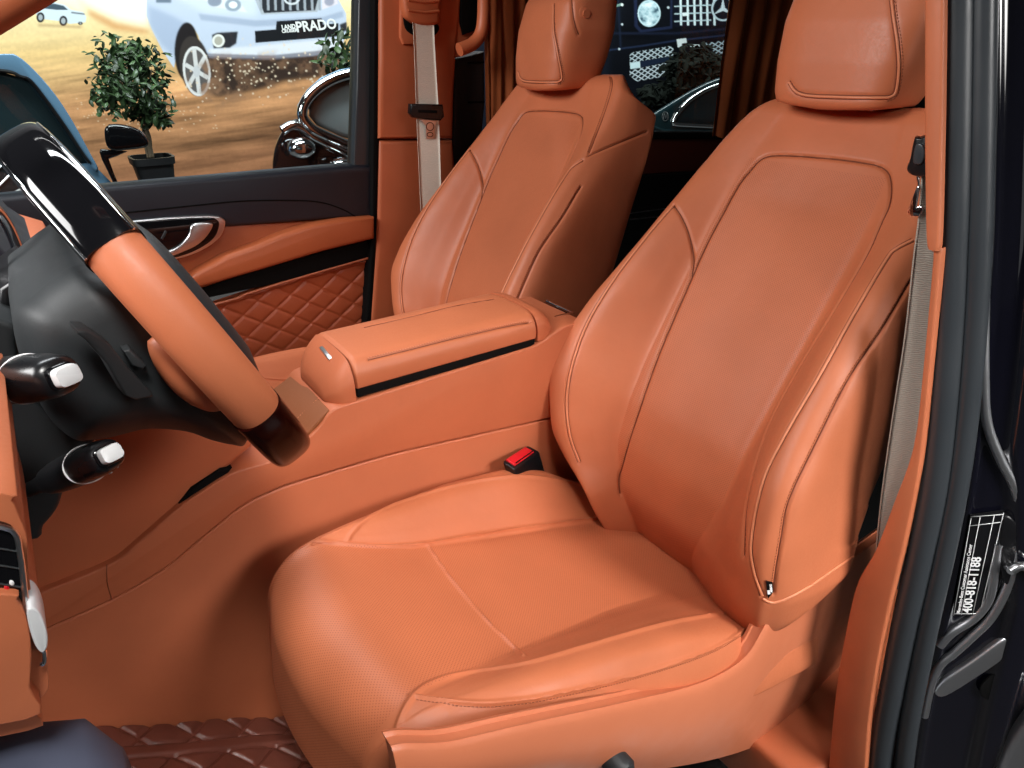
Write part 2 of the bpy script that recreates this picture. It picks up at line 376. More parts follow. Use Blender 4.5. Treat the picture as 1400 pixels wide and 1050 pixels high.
# ---- headrest
HC = A(1.285, .795, -.119)
rings = []
for t in np.linspace(0, 1, 60):
    z = .275*t; e = 1-abs(2*t-1)**6
    a = np.interp(t, [0, .03, .1, .3, .55, .8, 1], [.104, .119, .127, .137, .144, .140, .12])*(max(e, 0)**.18 if t in (0., 1.) else 1)
    if t == 0 or t == 1: a *= .9
    d = np.interp(t, [0, .03, .1, .3, .55, .8, 1], [.070, .083, .090, .098, .10, .09, .06])
    xc = .075+.17*z+.015*t
    rings.append(sring(HC+A(xc, 0, z), A(1, 0, 0), A(0, 1, 0), d, a, 4.0, 160))
rings = np.array(rings); rings = np.stack([np.stack([smooth1(rings[:, j, k], 2) for k in range(3)], 1) for j in range(160)], 1)
V, F = loft([r for r in rings]); head = Skin(V, F)
hs1, hn1 = head.lift([(1216, -30), (1221, 20), (1227, 60), (1229, 95), (1224, 128), (1210, 134)]); 
hs2, hn2 = head.lift([(1216, 134), (1150, 133), (1095, 129), (1078, 112)])
hq, hqn = head.lift([(806, -14), (808, 6), (811, 24), (816, 42)], PAS)
hr_, hrn = head.lift([(836, 0), (843, 20), (845, 36), (842, 48)], PAS)
for p in (hs1, hs2, hq): head.press(p, .004, .003)
bt, btn = head.lift([(826, 14)]*3, PAS, raw=True)
V, F = head.done(); hd = obj('headrest', V, F, M['leather'], seat, 60)
seam_line(hq, hqn, hd, .0014)
for p, n in ((hs1, hn1), (hs2, hn2)): piping('piping', p, n, hd, .0026)
s_ = stitches(hs1, hn1, -.006); s_ = s_ or stitches(hs1, hn1, .006)
if s_: obj('stitching', *s_, M['thread_dark'], hd, 0)
cb = A(*bt[0]) if len(bt) else HC+A(.08, -.13, .12)
obj('release_button', *merge(tube([cb+A(0, .014, 0), cb+A(0, .003, 0), cb+A(0, .001, 0)], [.021, .021, .018], 32), tube([cb+A(0, .002, 0), cb+A(0, -.003, 0)], .0105, 28)), M['leather'], hd, 40)
for dy in (-.06, .06): obj('headrest_post', *tube([HC+A(.075, dy, -.10), HC+A(.085, dy, .03)], .007, 12), M['chrome'], hd, 60)

# ---- cushion
CO = A(.90, .79, -.965); CV = A(-.62, 0, .16); CV /= np.linalg.norm(CV); CN = np.cross(CV, A(0, 1, 0)); CN = CN if CN[2] > 0 else -CN
v1 = np.linspace(-.26, .625, 300); rad = .085; ph = np.linspace(0, math.pi*.53, 70)[1:]
h1 = tab([(-.26, -.055), (-.1, -.056), (0, -.053), (.1, -.047), (.3, -.038), (.47, -.025), (.58, -.006), (.625, -.002)], v1, 16)
_e = np.linspace(0, .10, 30)[1:]
vs = np.r_[v1, .625+rad*np.sin(ph), .625+rad*math.sin(ph[-1])-_e*.12]; hs = np.r_[h1, h1[-1]-rad*(1-np.cos(ph)), h1[-1]-rad*(1-math.cos(ph[-1]))-_e]
ss = np.r_[v1, .625+rad*ph, .625+rad*ph[-1]+_e]
rows = dict(
    w=tab([(-.1, .155), (.1, .16), (.3, .16), (.47, .16), (.6, .185), (.7, .20), (1, .20)], ss, 10),
    rf=tab([(-.1, .25), (.05, .262), (.2, .262), (.35, .255), (.48, .235), (.56, .218), (.64, .20), (.75, .192), (1, .185)], ss, 10),
    rn=tab([(-.1, .282), (.05, .281), (.2, .276), (.35, .268), (.48, .258), (.56, .242), (.64, .225), (.75, .21), (1, .20)], ss, 10),
    b=tab([(-.26, .03), (-.1, .04), (.0, .062), (.08, .088), (.2, .098), (.35, .078), (.48, .05), (.56, .024), (.63, .004), (.7, 0), (1, 0)], ss, 16),
    nw=tab([(-.26, .3), (.2, .25), (.36, .12), (.5, 0), (1, 0)], ss, 14), bn=tab([(-.26, .0), (-.05, .015), (.05, .042), (.2, .064), (.35, .065), (.48, .05), (.56, .024), (.63, .004), (.7, 0), (1, 0)], ss, 16),
    T=tab([(-.1, .12), (.4, .12), (.6, .11), (.7, .08), (.8, .06), (1, .05)], ss, 10), k=tab([(-.1, 1), (.55, 1), (.75, .9), (1, .9)], ss, 5),
    curv=tab([(-.1, 0), (.35, 0), (.5, .012), (.62, .035), (.7, .045), (1, .05)], ss, 12), hollow=tab([(-.1, 0), (.1, .006), (.4, .006), (.55, 0), (1, -.004)], ss, 10), perf=(ss > -.1).astype(float))
P, UVc, PFc = pad(CO, BU, CV, CN, vs, hs, rows)
V, F = pad_mesh(P); cus = Skin(V, F)
c1, n1 = cus.lift([(427, 743), (440, 741), (500, 747), (540, 747), (585, 743), (640, 733), (700, 724), (780, 713), (862, 704)]); cus.press(c1, .0055, .0034)
c2, n2 = cus.lift([(583, 744), (602, 772), (625, 803), (665, 848), (693, 876), (716, 897)]); cus.press(c2, .0045, .0026)
c3, n3 = cus.lift([(1040, 838), (1000, 838), (960, 843), (900, 855), (800, 884), (716, 908), (630, 922), (595, 932), (570, 947), (551, 975), (541, 1010), (537, 1060)]); cus.press(c3, .0045, .0045)
c4, n4 = cus.lift([(474, 742), (480, 730), (500, 711), (540, 690), (620, 664), (700, 651), (760, 656), (815, 670), (850, 684)]); cus.press(c4, .004, .004)
c5, n5 = cus.lift([(560, 951), (600, 957), (656, 961), (700, 958), (748, 951), (860, 925), (960, 893), (1010, 866), (1040, 843)]); cus.press(c5, .0045, .0028)
V, F = cus.done(); cu = obj('cushion', V, F, M['leather_perf'], seat, 60, UVc, {'perf': PFc})
for p, n in ((c1, n1), (c2, n2), (c5, n5)): seam_line(p, n, cu, .0032)
piping('piping', c3, n3, cu, .0032, .0002); piping('piping', c4, n4, cu, .0030, .0004)
obj('stitching', *stitches(c5, n5, .0055), M['thread_dark'], cu, 0)

# ---- side shield: a moulded skirt hung round the cushion, its top edge the line where the cushion ends
plan = spline([(.10, .535), (.115, .505), (.14, .488), (.2, .474), (.4, .462), (.65, .460), (.86, .463), (.955, .472), (1.02, .478), (1.10, .480), (1.35, .486), (1.7, .49)], 14)
tall = np.concatenate([[(x, y, -.5), (x, y, -1.6)] for x, y in plan]); tb = BVHTree.FromPolygons(tall.tolist(), [(2*i, 2*i+1, 2*i+3, 2*i+2) for i in range(len(plan)-1)])
ps = np.r_[0, np.cumsum(np.linalg.norm(np.diff(plan, axis=0), axis=1))]
def on_plan(pix):
    o = []
    for x, y in resample(spline(pix, 8), 3.):
        h = tb.ray_cast(Vector((0, 0, 0)), Vector(ray(x, y)), 9)
        if h[0] is not None: o.append((np.interp(h[0].x, plan[:, 0], ps), h[0].z))
    o = sorted(o); return np.array(o)
top = on_plan([(536, 1023), (548, 1019), (575, 1019), (618, 1017), (711, 995), (860, 962), (960, 936), (1015, 906), (1036, 880), (1052, 850), (1076, 828), (1110, 808), (1195, 746), (1230, 720)])
bot = on_plan([(540, 1110), (700, 1090), (900, 1072), (1017, 1046), (1088, 1009), (1136, 955), (1200, 890)])
Sg = []
sv = np.linspace(top[0, 0], top[-1, 0], 150)
zt = smooth1(np.interp(sv, top[:, 0], top[:, 1]), 3); zb = smooth1(np.interp(sv, bot[:, 0], bot[:, 1], left=-1.18), 3); zb = np.minimum(zb, zt-.03)
for k, t in enumerate(np.r_[-.04, 0, .02, .06, np.linspace(.12, 1, 22)]):
    x = np.interp(sv, ps, plan[:, 0]); y = np.interp(sv, ps, plan[:, 1])
    inn = .010 if t < 0 else (.004 if t == 0 else (.001 if t < .03 else 0)); bulge = -.012*math.sin(math.pi*min(max(t, 0), 1))+.03*max(t, 0)**2
    z = zt+(zb-zt)*max(t, 0)-(.004 if t < 0 else 0)
    Sg.append(np.stack([x, y+inn+bulge, z], 1))
nr, nc = len(Sg), len(sv)
Vs = np.concatenate(Sg); inner = Vs+A(0, .02, 0)
Vs2 = np.concatenate([Vs, inner]); Fs = grid_faces(nr, nc)+[tuple(i+nr*nc for i in f[::-1]) for f in grid_faces(nr, nc)]
rim = [j for j in range(nc)]+[(i+1)*nc-1 for i in range(1, nr)]+[nr*nc-1-j for j in range(1, nc)]+[i*nc for i in range(nr-2, 0, -1)]
Fs += [(rim[i], rim[(i+1) % len(rim)], rim[(i+1) % len(rim)]+nr*nc, rim[i]+nr*nc) for i in range(len(rim))]
sh = obj('side_shield', *fix(Vs2, Fs), M['shield'], seat, 50)
kc = atY(846, 1046, .452); obj('adjuster_knob', *merge(tube([kc+A(0, .03, 0), kc+A(0, -.012, 0), kc+A(0, -.018, 0)], [.021, .021, .016], 28)), M['black'], sh, 40)
# ---- frame under the cushion
obj('seat_base', *merge(box((.58, .79, -1.14), (.66, .44, .08), .02), box((.36, .79, -1.17), (.10, .44, .06), .006), box((.9, .79, -1.17), (.10, .44, .06), .006)), M['void'], seat, 40)

def dup(root, off, label, rot=None):
    r = root.copy(); COL.objects.link(r); r.location = Vector(root.location)+Vector(off); r['label'] = label
    if rot: r.rotation_euler = rot
    for ch in list(root.children):
        c = ch.copy(); COL.objects.link(c); c.parent = r
        for gch in list(ch.children):
            d = gch.copy(); COL.objects.link(d); d.parent = c
    return r
pseat = dup(seat, (.035, D_SEAT, .006), "tan leather passenger seat standing beyond the centre console, in front of the cream seat belt", (0, -.028, 0))
for c in pseat.children:                          # its headrest is turned a little
    if c.name.startswith('headrest'):
        pc_ = Vector((HC[0]+.08, HC[1], HC[2]+EYE))-Vector(seat.location)
        c.matrix_local = Matrix.Translation(pc_+Vector((-.02, .025, -.034)))@Matrix.Rotation(R(-8), 4, 'Z')@Matrix.Translation(-pc_)
# ================================================================== centre console
YN = 1.10
M['wall_tan'] = leather('storage_tan', (.24, .072, .022), .65, .8)
M['black2'] = plastic('black_stalk', (.005, .005, .006), .32, .05)
con = empty('centre_console', (.5, 1.24, -1.2), 'tan leather centre console with padded armrest lid between the two front seats', 'centre console')
seam = [(20, 880), (65, 859), (152, 820), (223, 779), (282, 731), (334, 690), (380, 668), (409, 658), (528, 623), (640, 597), (746, 573), (800, 560)]
topl = [(800, 440), (770, 447), (735, 471), (700, 483), (600, 514), (488, 549), (455, 561), (438, 583), (420, 600), (395, 622), (360, 634), (320, 646), (280, 670), (241, 697), (186, 745), (148, 773), (45, 815), (10, 828)]
up = [tuple(p) for p in spline(seam, 5)]+[tuple(p) for p in spline(topl, 4)]
obj('upper_side_panel', *prism(up, YN, 1.315, .009), M['trim'], con)
low = [tuple(p) for p in spline([(x, y+1.0) for x, y in seam], 5)]+[(840, 740), (840, 1000), (400, 1100), (20, 1120)]
obj('lower_side_panel', *prism(low, YN+.004, 1.31, .005), M['trim'], con)
a0, a1 = atY(146, 772, YN), atY(153, 820, YN)
obj('panel_joint', *tube(spline([a0+A(0, -.0005, 0), (a0+a1)/2+A(-.003, -.0008, 0), a1+A(0, -.0005, 0)], 6), .0009, 6), M['thread_dark'], con)
# armrest lid: rounded section swept from front to rear
x0, x1 = atY(489, 545, YN)[0], atY(735, 468, YN)[0]
zb = -.602
def lid_sec(x, dz, w0, w1, hgt, bot, nn=44):
    c = A(x, (w0+w1)/2, 0); pts = []
    hw = (w1-w0)/2
    prof = [(-hw+.002, bot), (-hw, bot+.004), (-hw, bot+.42*hgt), (-hw+.005, bot+.64*hgt), (-hw+.017, bot+.86*hgt), (-hw+.04, bot+.97*hgt), (0, bot+hgt), (hw-.05, bot+.97*hgt), (hw-.022, bot+.86*hgt), (hw-.006, bot+.62*hgt), (hw, bot+.4*hgt), (hw, bot+.004), (hw-.002, bot)]
    q = spline(prof, 10); return np.stack([np.full(len(q), x), (w0+w1)/2+q[:, 0], q[:, 1]+dz], 1)
def lid_part(name, xs, hs_, bots, w0, w1, m, par, press=()):
    R_ = [lid_sec(x, 0, w0+i_, w1-i_, h, b) for x, h, b, i_ in zip(xs, hs_, bots, np.where((np.arange(len(xs)) == 0) | (np.arange(len(xs)) == len(xs)-1), .004, 0))]
    n = len(R_[0]); V = np.concatenate(R_); F = grid_faces(len(R_), n, True)+[tuple(range(n-1, -1, -1)), tuple(range(len(V)-n, len(V)))]
    return fix(V, F)
xs = np.linspace(x0+.002, x1-.001, 170); t = (xs-xs[0])/(xs[-1]-xs[0])
hh = .060*np.minimum(1, (.93+.07*np.minimum(t/.02, 1)))*np.where(t > .985, .97, 1)
V, F = lid_part('lid', xs, hh, np.full(len(xs), zb+.012), YN+.003, 1.312, None, None)
ls = Skin(V, F)
l1, ln1 = ls.lift([(503, 492), (560, 478), (620, 463), (690, 447), (724, 441)])
l2, ln2 = ls.lift([(497, 447), (560, 433), (620, 418), (676, 408)])
ls.press(l1, .0025, .003); ls.press(l2, .003, .003)
V, F = ls.done(); lid = obj('armrest_lid', V, F, M['leather'], con, 50)
s_ = stitches(l1, ln1, -.004, r=.0008)
seam_line(l1, ln1, lid, .0016, .0008); seam_line(l2, ln2, lid, .0016, .0009); obj('stitching', *s_, M['piping'], lid, 0)
obj('lid_gap', *box(((x0+x1)/2, 1.21, zb+.004), (x1-x0-.006, .208, .022), .001), M['void'], con)
# latch block in front of the lid, rear cap behind it
xs = np.linspace(.370, x0-.002, 26); t = np.linspace(0, 1, 26)
lat = [lid_sec(x, 0, YN+.002+.04*(1-tt)**3, 1.313-.05*(1-tt)**3, .018+.068*tt**.72, zb-.014, 44) for x, tt in zip(xs, t)]
# the latch block's lower front runs down into the storage opening

lb = obj('latch_block', *loft(lat), M['trim'], con, 50)
lb_b = BVHTree.FromPolygons(*(lambda v, f: (v.tolist(), f))(*loft(lat)))
def hit(bv, px, py):
    h = bv.ray_cast(Vector((0, 0, 0)), Vector(ray(px, py)), 20); return (A(*h[0]), A(*h[1])) if h[0] is not None else (None, None)
q = [hit(lb_b, *p) for p in ((437, 477), (456, 468), (469, 482), (450, 494))]
if True:
    c = np.array([a if a is not None else atZ(x, y, -.54) for (a, _), (x, y) in zip(q, ((437, 477), (456, 468), (469, 482), (450, 494)))]); n = np.cross(c[1]-c[0], c[3]-c[0]); n /= np.linalg.norm(n); n = -n if n@ray(465, 475) > 0 else n
    bt_ = obj('latch_button', *prism3(list(c-n*.003), n*.0075, .0015, 2), M['satin'], lb, 30)
xs = np.linspace(x1+.002, x1+.062, 14); t = np.linspace(0, 1, 14)
obj('rear_cap', *loft([lid_sec(x, 0, YN+.003+.03*tt**3, 1.312-.03*tt**3, .070-.036*tt**2.2, zb+.003, 44) for x, tt in zip(xs, t)]), M['trim'], con, 50)
# storage opening wall and its contents
wall = [atY(451, 563, YN+.012), atY(420, 597, YN+.012), atY(420, 597, YN+.012)+A(0, .2, 0), atY(451, 563, YN+.012)+A(0, .2, 0)]
pw = [atY(366, 540, 1.305), atY(405, 511, 1.305), atY(451, 562, YN+.006), atY(419, 596, YN+.006)]
pn_ = np.cross(pw[1]-pw[0], pw[3]-pw[0]); pn_ /= np.linalg.norm(pn_); pn_ = pn_ if pn_[2] > 0 else -pn_
sw_ = obj('storage_wall', *prism3([p-pn_*.004 for p in pw], pn_*.008, .002), M['wall_tan'], con)
sq_ = [pw[1]*.28+pw[2]*.72+pn_*.0045, pw[0]*.28+pw[3]*.72+pn_*.0045]; sp0 = resample(np.array(sq_), .004)
obj('stitching', *stitches(sp0, np.repeat(pn_[None], len(sp0), 0), 0, r=.0006), M['piping'], sw_, 0)
b_ = atY(345, 632, 1.18); obj('storage_tray', *box(b_+A(0, .06, -.015), (.10, .19, .03), .006), M['gloss'], con)
rc = atY(775, 437, 1.12); obj('rear_vent', *merge(box(rc+A(.03, .10, -.035), (.05, .10, .05), .008)), M['gloss'], con)
obj('vent_trim', *tube([rc+A(-.005, .04, -.006), rc+A(.05, .04, -.006), rc+A(.05, .14, -.006)], .003, 8), M['chrome'], con)

# ================================================================== buckle of the driver's belt
bq = [atY(686, 631, 1.055), atY(721, 608, 1.10), atY(738, 617, 1.075), atY(703, 642, 1.03)]
bu = empty('seat_belt_buckle', np.mean(bq, 0)+A(0, 0, -.1), "black seat belt buckle with red release button beside the driver's cushion", 'buckle')
bcn = np.mean(bq, 0)
hq_ = obj('housing', *prism3(bq, A(.035, .005, -.11), .005), M['black2'], bu)
bnn = np.cross(bq[1]-bq[0], bq[3]-bq[0]); bnn /= np.linalg.norm(bnn); bnn = bnn if bnn[2] > 0 else -bnn
rq = [bcn+(p-bcn)*np.array(.74)+bnn*.001-A(.004, 0, -.001) for p in bq]
obj('release_button', *prism3([p-bnn*.006 for p in rq], bnn*.0095, .002), M['red'], bu)
sl = [rq[3]+(rq[2]-rq[3])*.06+(rq[0]-rq[3])*.12+bnn*.0042, rq[3]+(rq[2]-rq[3])*.94+(rq[0]-rq[3])*.12+bnn*.0042]
obj('release_slot', *tube(sl, .0014, 6), M['void'], bu)

# ================================================================== floor, mat, tunnel side
tag(obj('floor', *box((1.3, 1.40, -1.365), (3.6, 1.56, .05), 0), M['void'], None, 0), kind='structure')
def diamonds(a, b, p): # quilted height from two families of diagonals
    u, v = (a+b)/p, (a-b)/p; du = abs(u-np.round(u)); dv = abs(v-np.round(v)); d = np.minimum(du, dv)
    return (1-np.exp(-(d/.07)**2))*.6+.4*np.sin(np.clip(du, 0, .5)*math.pi)*np.sin(np.clip(dv, 0, .5)*math.pi), d
gx, gy = np.meshgrid(np.linspace(-.40, .20, 300), np.linspace(.60, 1.098, 200), indexing='ij')
q, d = diamonds(gx, gy*.95, .085); bord = np.minimum(abs(gy-1.055), abs(gy-1.028)); strip = (gy > 1.028) & (gy < 1.055)
z = -1.325-.66*np.minimum(gx-.17, 0)+.010*q*(~strip)+.012*strip-.006*np.exp(-(bord/.003)**2)+.003*np.sin(gx*31+gy*17)*np.cos(gy*23)+.010*np.clip((gy-1.05)/.05, 0, 1)
matm = leather('brown_quilted_vinyl', (.17, .050, .032), .33, 2.2, var=.12)
V = np.stack([gx.ravel(), gy.ravel(), z.ravel()], 1); nV = len(V); V = np.concatenate([V, V+A(0, 0, -.03)])
F = grid_faces(300, 200); F = F+[tuple(i+nV for i in f[::-1]) for f in F]
fm = obj('floor_mat', V, F, matm, None, 0); tag(fm, 'glossy brown quilted floor mat in the driver\'s footwell', 'floor mat')
# ================================================================== steering wheel
r1_, r2_ = ray(14, 178), ray(408, 626); r1_ /= np.linalg.norm(r1_); r2_ /= np.linalg.norm(r2_)
wn = np.cross(r1_, r2_); wn /= np.linalg.norm(wn); wn = wn if wn[0] > 0 else -wn
bis = r1_+r2_; CW = bis*(.80/bis[1]); we2 = np.cross(wn, A(0, -1, 0)); we2 /= np.linalg.norm(we2); we2 = we2 if we2[2] > 0 else -we2
we1 = np.cross(we2, wn); we1 = we1 if we1[1] < 0 else -we1
wheel = empty('steering_wheel', CW-wn*.08, 'tan leather and gloss black steering wheel seen edge-on at the left', 'steering wheel')
RW = np.linalg.norm(CW)*math.sin(math.acos(float(r1_@r2_))/2)-.0235
print('wheel', CW, wn, RW)
def rim(t0, t1, hr, ha, p, n=80, m=40, taper=0):
    out = []
    for t in np.linspace(t0, t1, n):
        rd = we1*math.cos(t)+we2*math.sin(t); out.append(sring(CW+rd*RW, rd, wn, hr, ha, p, m))
    return out
def th(px, py): # angle on the near half of the rim whose outer edge is sighted at this pixel
    ts = np.linspace(-1.55, 1.55, 600); P = np.array([CW+(we1*math.cos(t)+we2*math.sin(t))*(RW+.02) for t in ts]); s = seen(P); return ts[np.argmin(abs((s[:, 1]-py)*1.0+(s[:, 0]-px)*.78))]
tt, tb_ = th(142, 338), th(357, 575)
lr = rim(tb_, tt, .0235, .0245, 2.3)
lw_V, lw_F = loft(lr); obj('leather_rim', lw_V, lw_F, M['leather'], wheel, 60)
obj('gloss_rim', *loft(rim(tt, math.pi-tt, .0243, .0258, 3.4, 110)), M['gloss'], wheel, 60)
obj('gloss_rim', *loft(rim(tb_, -math.pi-tb_, .0238, .0252, 3.2, 80)), mat('dark_red_gloss', (.014, .0015, .001), .16, 0, Specular_IOR_Level=.06), wheel, 60)
obj('leather_rim', *loft(rim(math.pi-tt, math.pi*2+(-math.pi-tb_), .0235, .0245, 2.3)), M['leather'], wheel, 60)
for side in (1, -1):
    pr = spline([(tt, side*.0252), (tt+.3, side*.0254), (math.pi/2, side*.0254)], 10)
    obj('chrome_trim', *tube([CW+(we1*math.cos(a)+we2*math.sin(a))*(RW+.0185)+wn*b*.86 for a, b in pr], .0016, 8), M['chrome'], wheel, 60)
# thumb grip, hub and spokes
gp = [CW+(we1*math.cos(a)+we2*math.sin(a))*(RW-.028)-wn*.022 for a in np.linspace(-.28, .28, 26)]
obj('thumb_grip', *tube(gp, .021*np.sin(np.linspace(.12, math.pi-.12, 26))**.45+.001, 20), M['leather'], wheel, 60)
obj('hub', *loft([sring(CW+wn*d, we1, we2, a, a*.92, 2.6, 48) for d, a in ((-.075, .07), (-.06, .095), (-.02, .115), (.012, .118), (.03, .11), (.038, .085), (.041, .03))]), M['black'], wheel, 60)
for s_, a_ in ((1, 0), (-1, math.pi), (0, -math.pi/2)):
    rd = we1*math.cos(a_)+we2*math.sin(a_); tg_ = np.cross(wn, rd)
    obj('spoke', *loft([sring(CW+rd*r_-wn*.006, tg_, wn, w_, .011, 3, 24) for r_, w_ in ((.08, .05), (.14, .038), (.2, .034), (RW-.006, .036))]), M['black'], wheel, 60)
def sweep(pix, Y0, Y1, b=.006, sm=0): return prism(pix, Y0, Y1, b, sm, 4)
# shift paddle
pd = obj('shift_paddle', *prism3([atY(x, y, .612+.03*(x-100)/120) for x, y in [(106, 452), (121, 452), (150, 470), (175, 502), (208, 536), (210, 543), (186, 548), (172, 542), (148, 500), (118, 466), (107, 458)]], (-.004, .018, .004), .003), M['black'], wheel)
obj('paddle_bracket', *prism3([atY(x, y, .64) for x, y in [(168, 480), (178, 478), (200, 500), (196, 506), (180, 500)]], (0, .02, 0), .002), M['black'], wheel)
# ================================================================== steering column with stalks
colm = empty('steering_column', atY(120, 520, .8)+A(0, 0, -.3), 'black steering column shroud with two stalks ahead of the wheel', 'steering column')
sp_ = [(18, 428), (45, 400), (80, 372), (105, 360), (150, 366), (215, 385), (262, 400), (315, 450), (331, 482), (345, 560), (336, 606), (318, 608), (290, 602), (255, 590), (205, 586), (175, 592), (140, 600), (100, 600), (60, 560), (28, 490)]
sp2 = spline(sp_, 4, True)
c2 = sp2.mean(0)
def shell(sc, Y): return np.array([atY(*(c2+(p-c2)*sc), Y) for p in sp2])
rings = [shell(.45, .655), shell(.66, .66), shell(.82, .672), shell(.93, .692), shell(.985, .72), shell(1.0, .755)]
back_ = shell(1., .755); rings += [back_+A(0, .10, 0), back_+A(0, .16, 0), back_*1.0+A(0, .2, 0)]
obj('column_shroud', *loft(rings), M['black'], colm, 60)
obj('shroud_joint', *tube([atY(x, y, .752)+A(0, -.004, 0) for x, y in spline([(84, 374), (82, 388), (100, 400), (125, 408), (155, 408)], 6)], .0012, 6), M['void'], colm)
lowp = [(-160, 440), (10, 440), (22, 470), (30, 520), (60, 560), (100, 590), (130, 604), (95, 640), (82, 690), (60, 720), (34, 742), (-160, 742)]
obj('lower_shroud', *prism([tuple(p) for p in spline(lowp, 4, True)], .80, .92, .02, 0, 5), M['black'], colm)
def stalk(name, S, E_, r0, r1, marks):
    ax, e1, e2 = axes(E_-S); L = np.linalg.norm(E_-S)
    rings = [sring(S+ax*L*t, e1, e2, r0*k, r0*.86*k, 2.4, 40) for t, k in ((-.8, .45), (-.35, .48), (-.1, .6), (.05, .86), (.2, .97), (.4, 1.02), (.6, 1.02), (.82, .97), (.95, .86), (1.0, .72), (1.01, .4))]
    st = obj(name, *loft(rings), M['black2'], colm, 60)
    obj('ring', *tube([S+ax*L*.66+1.022*r0*(e1*math.cos(t)+.86*e2*math.sin(t)) for t in np.linspace(0, 2*math.pi, 49)], .0011, 6, caps=False), M['white'], st)
    obj('bezel', *loft([sring(E_+ax*d, e1, e2, r1*k, r1*.8*k, 4, 40) for d, k in ((-.006, 1.2), (.003, 1.2), (.004, 1.05))]), M['gloss'], st, 50)
    obj('end_button', *loft([sring(E_+ax*d, e1, e2, r1*k, r1*.8*k, 4, 40) for d, k in ((-.004, 1.), (.008, 1.), (.011, .93), (.012, .6))]), M['silver'], st, 50)
    for (t, an, ln) in marks:
        c = S+ax*L*t; d = e1*math.cos(an)+.86*e2*math.sin(an); tg_ = np.cross(ax, d)
        obj('marking', *box(c+d*r0*1.035, (ln, .0016, .0016), 0, np.stack([ax, tg_, d], 1)), M['white'], st, 0)
stalk('stalk', atY(-42, 524, .70), atY(84, 514, .585), .0215, .0098, [(.28, 2.0, .010), (.34, 2.35, .008), (.24, 3.6, .008)])
stalk('stalk', atY(72, 655, .72), atY(147, 622, .61), .0190, .0092, [(.35, 2.0, .009), (.42, 2.4, .006), (.78, 1.9, .006), (.82, 2.2, .005)])
obj('stalk_mount', *prism([(80, 545), (104, 556), (130, 596), (132, 612), (112, 604), (92, 580)], .73, .80, .008), M['black2'], colm)
# ================================================================== dashboard
dash = empty('dashboard', atY(60, 640, 1.2)+A(-.1, 0, -.3), 'tan lower dashboard panel in shadow under the steering column', 'dashboard')
dp = [(-300, 900), (-30, 842), (45, 818), (148, 778), (186, 748), (241, 700), (300, 652), (345, 612), (350, 540), (200, 540), (60, 600), (-300, 640)]
obj('knee_panel', *prism(dp, 1.115, 1.3, .012), M['trim'], dash)
obj('dark_gap_fill', *prism([(243, 692), (262, 668), (302, 642), (318, 640), (300, 662), (262, 690)], 1.108, 1.16, .003), M['void'], dash)  # black slab: darkness of the gap between dash and console put into colour
obj('dash_top', *prism([(-60, 300), (-10, 330), (30, 372), (62, 392), (60, 420), (20, 445), (-60, 460)], 1.02, 1.5, .02), M['navy'], dash)
obj('light_block', *box((-.72, 1.28, -.48), (1.0, 1.7, .5), .05), M['navy'], dash)  # out of view, added to keep windscreen light out of the footwell
obj('passenger_fascia', *prism([(-60, 345), (20, 330), (75, 345), (92, 372), (70, 420), (-60, 460)], 1.65, 2.0, .02), M['trim'], dash)
vc = atY(6, 352, .95)
obj('vent_ring', *tube([vc+A(.9*.052*math.cos(t)*.3, .0+.03*math.cos(t), .058*math.sin(t)) for t in np.linspace(0, 2*math.pi, 40)], .006, 10, caps=False), M['chrome'], dash)
obj('vent_knob', *ball(atY(28, 372, 1.0), (.022, .03, .014)), M['satin'], dash)
gd = empty('gear_display', atY(30, 410, .86)+A(0, 0, -.08), 'black gear selector display with white letters beside the column', 'gear display')
gq = [atY(0, 432, .86), atY(0, 396, .86), atY(44, 366, .86), atY(58, 372, .86), atY(40, 396, .86), atY(16, 428, .86)]
obj('display_housing', *prism3(gq, (-.01, .12, 0), .006), M['black2'], gd)
for s_, (x, y) in (('R', (26, 410)), ('N', (32, 416)), ('P', (37, 408)), ('◂', (24, 416))):
    if s_ == '◂': continue
    o_ = atY(x, y, .8575); obj('letter', *text_geo(s_, .009, o_, A(.8, -.3, .25), A(-.2, 0, 1), .0003), M['white'], gd, 0)
# ================================================================== switch panel at the lower left edge
swp = empty('switch_panel', (-.06, .45, -.55), 'tan leather switch panel with black switch strip and silver knob at lower left', 'switch panel')
Ys = .42
ol = [(-260, 660), (0, 674), (16, 684), (26, 706), (37, 736), (39, 780), (46, 830), (60, 880), (67, 930), (63, 948), (42, 966), (38, 1000), (-260, 1010)]
obj('panel_body', *prism([tuple(p) for p in spline(ol, 4, True)], Ys, Ys+.24, .016, 0, 6), M['leather'], swp)
lobe = [(-240, 812), (0, 812), (24, 822), (38, 850), (43, 890), (41, 940), (36, 985), (-240, 1000)]
obj('lower_pad', *prism([tuple(p) for p in spline(lobe, 4, True)], Ys-.014, Ys+.02, .012, 0, 6), M['leather'], swp)
sp = obj('switch_strip', *prism([tuple(p) for p in spline([(-40, 716), (0, 722), (20, 732), (27, 760), (31, 800), (34, 838), (26, 846), (10, 826), (-40, 800)], 3, True)], Ys-.008, Ys+.02, .004), M['gloss'], swp)
for y in (752, 775, 800):
    a = [atY(x, y+k*.16*(x-12)+(0), Ys-.0086) for x, k in ((-30, 1), (2, 1), (28, 1))]
    obj('switch_gap', *tube(a, .0006, 6), M['black'], sp)
for x, y, m_ in ((9, 804, 'red'), (16, 797, 'white'), (18, 812, 'white'), (13, 822, 'white')): obj('switch_symbol', *ball(atY(x, y, Ys-.0085), (.0012, .0008, .0022), 10), M[m_], sp)
obj('strip_trim', *tube([atY(x, y, Ys-.009) for x, y in spline([(-40, 714), (0, 720), (21, 730), (28, 760), (33, 800), (37, 842), (44, 862)], 6)], .0016, 8), M['satin'], swp)
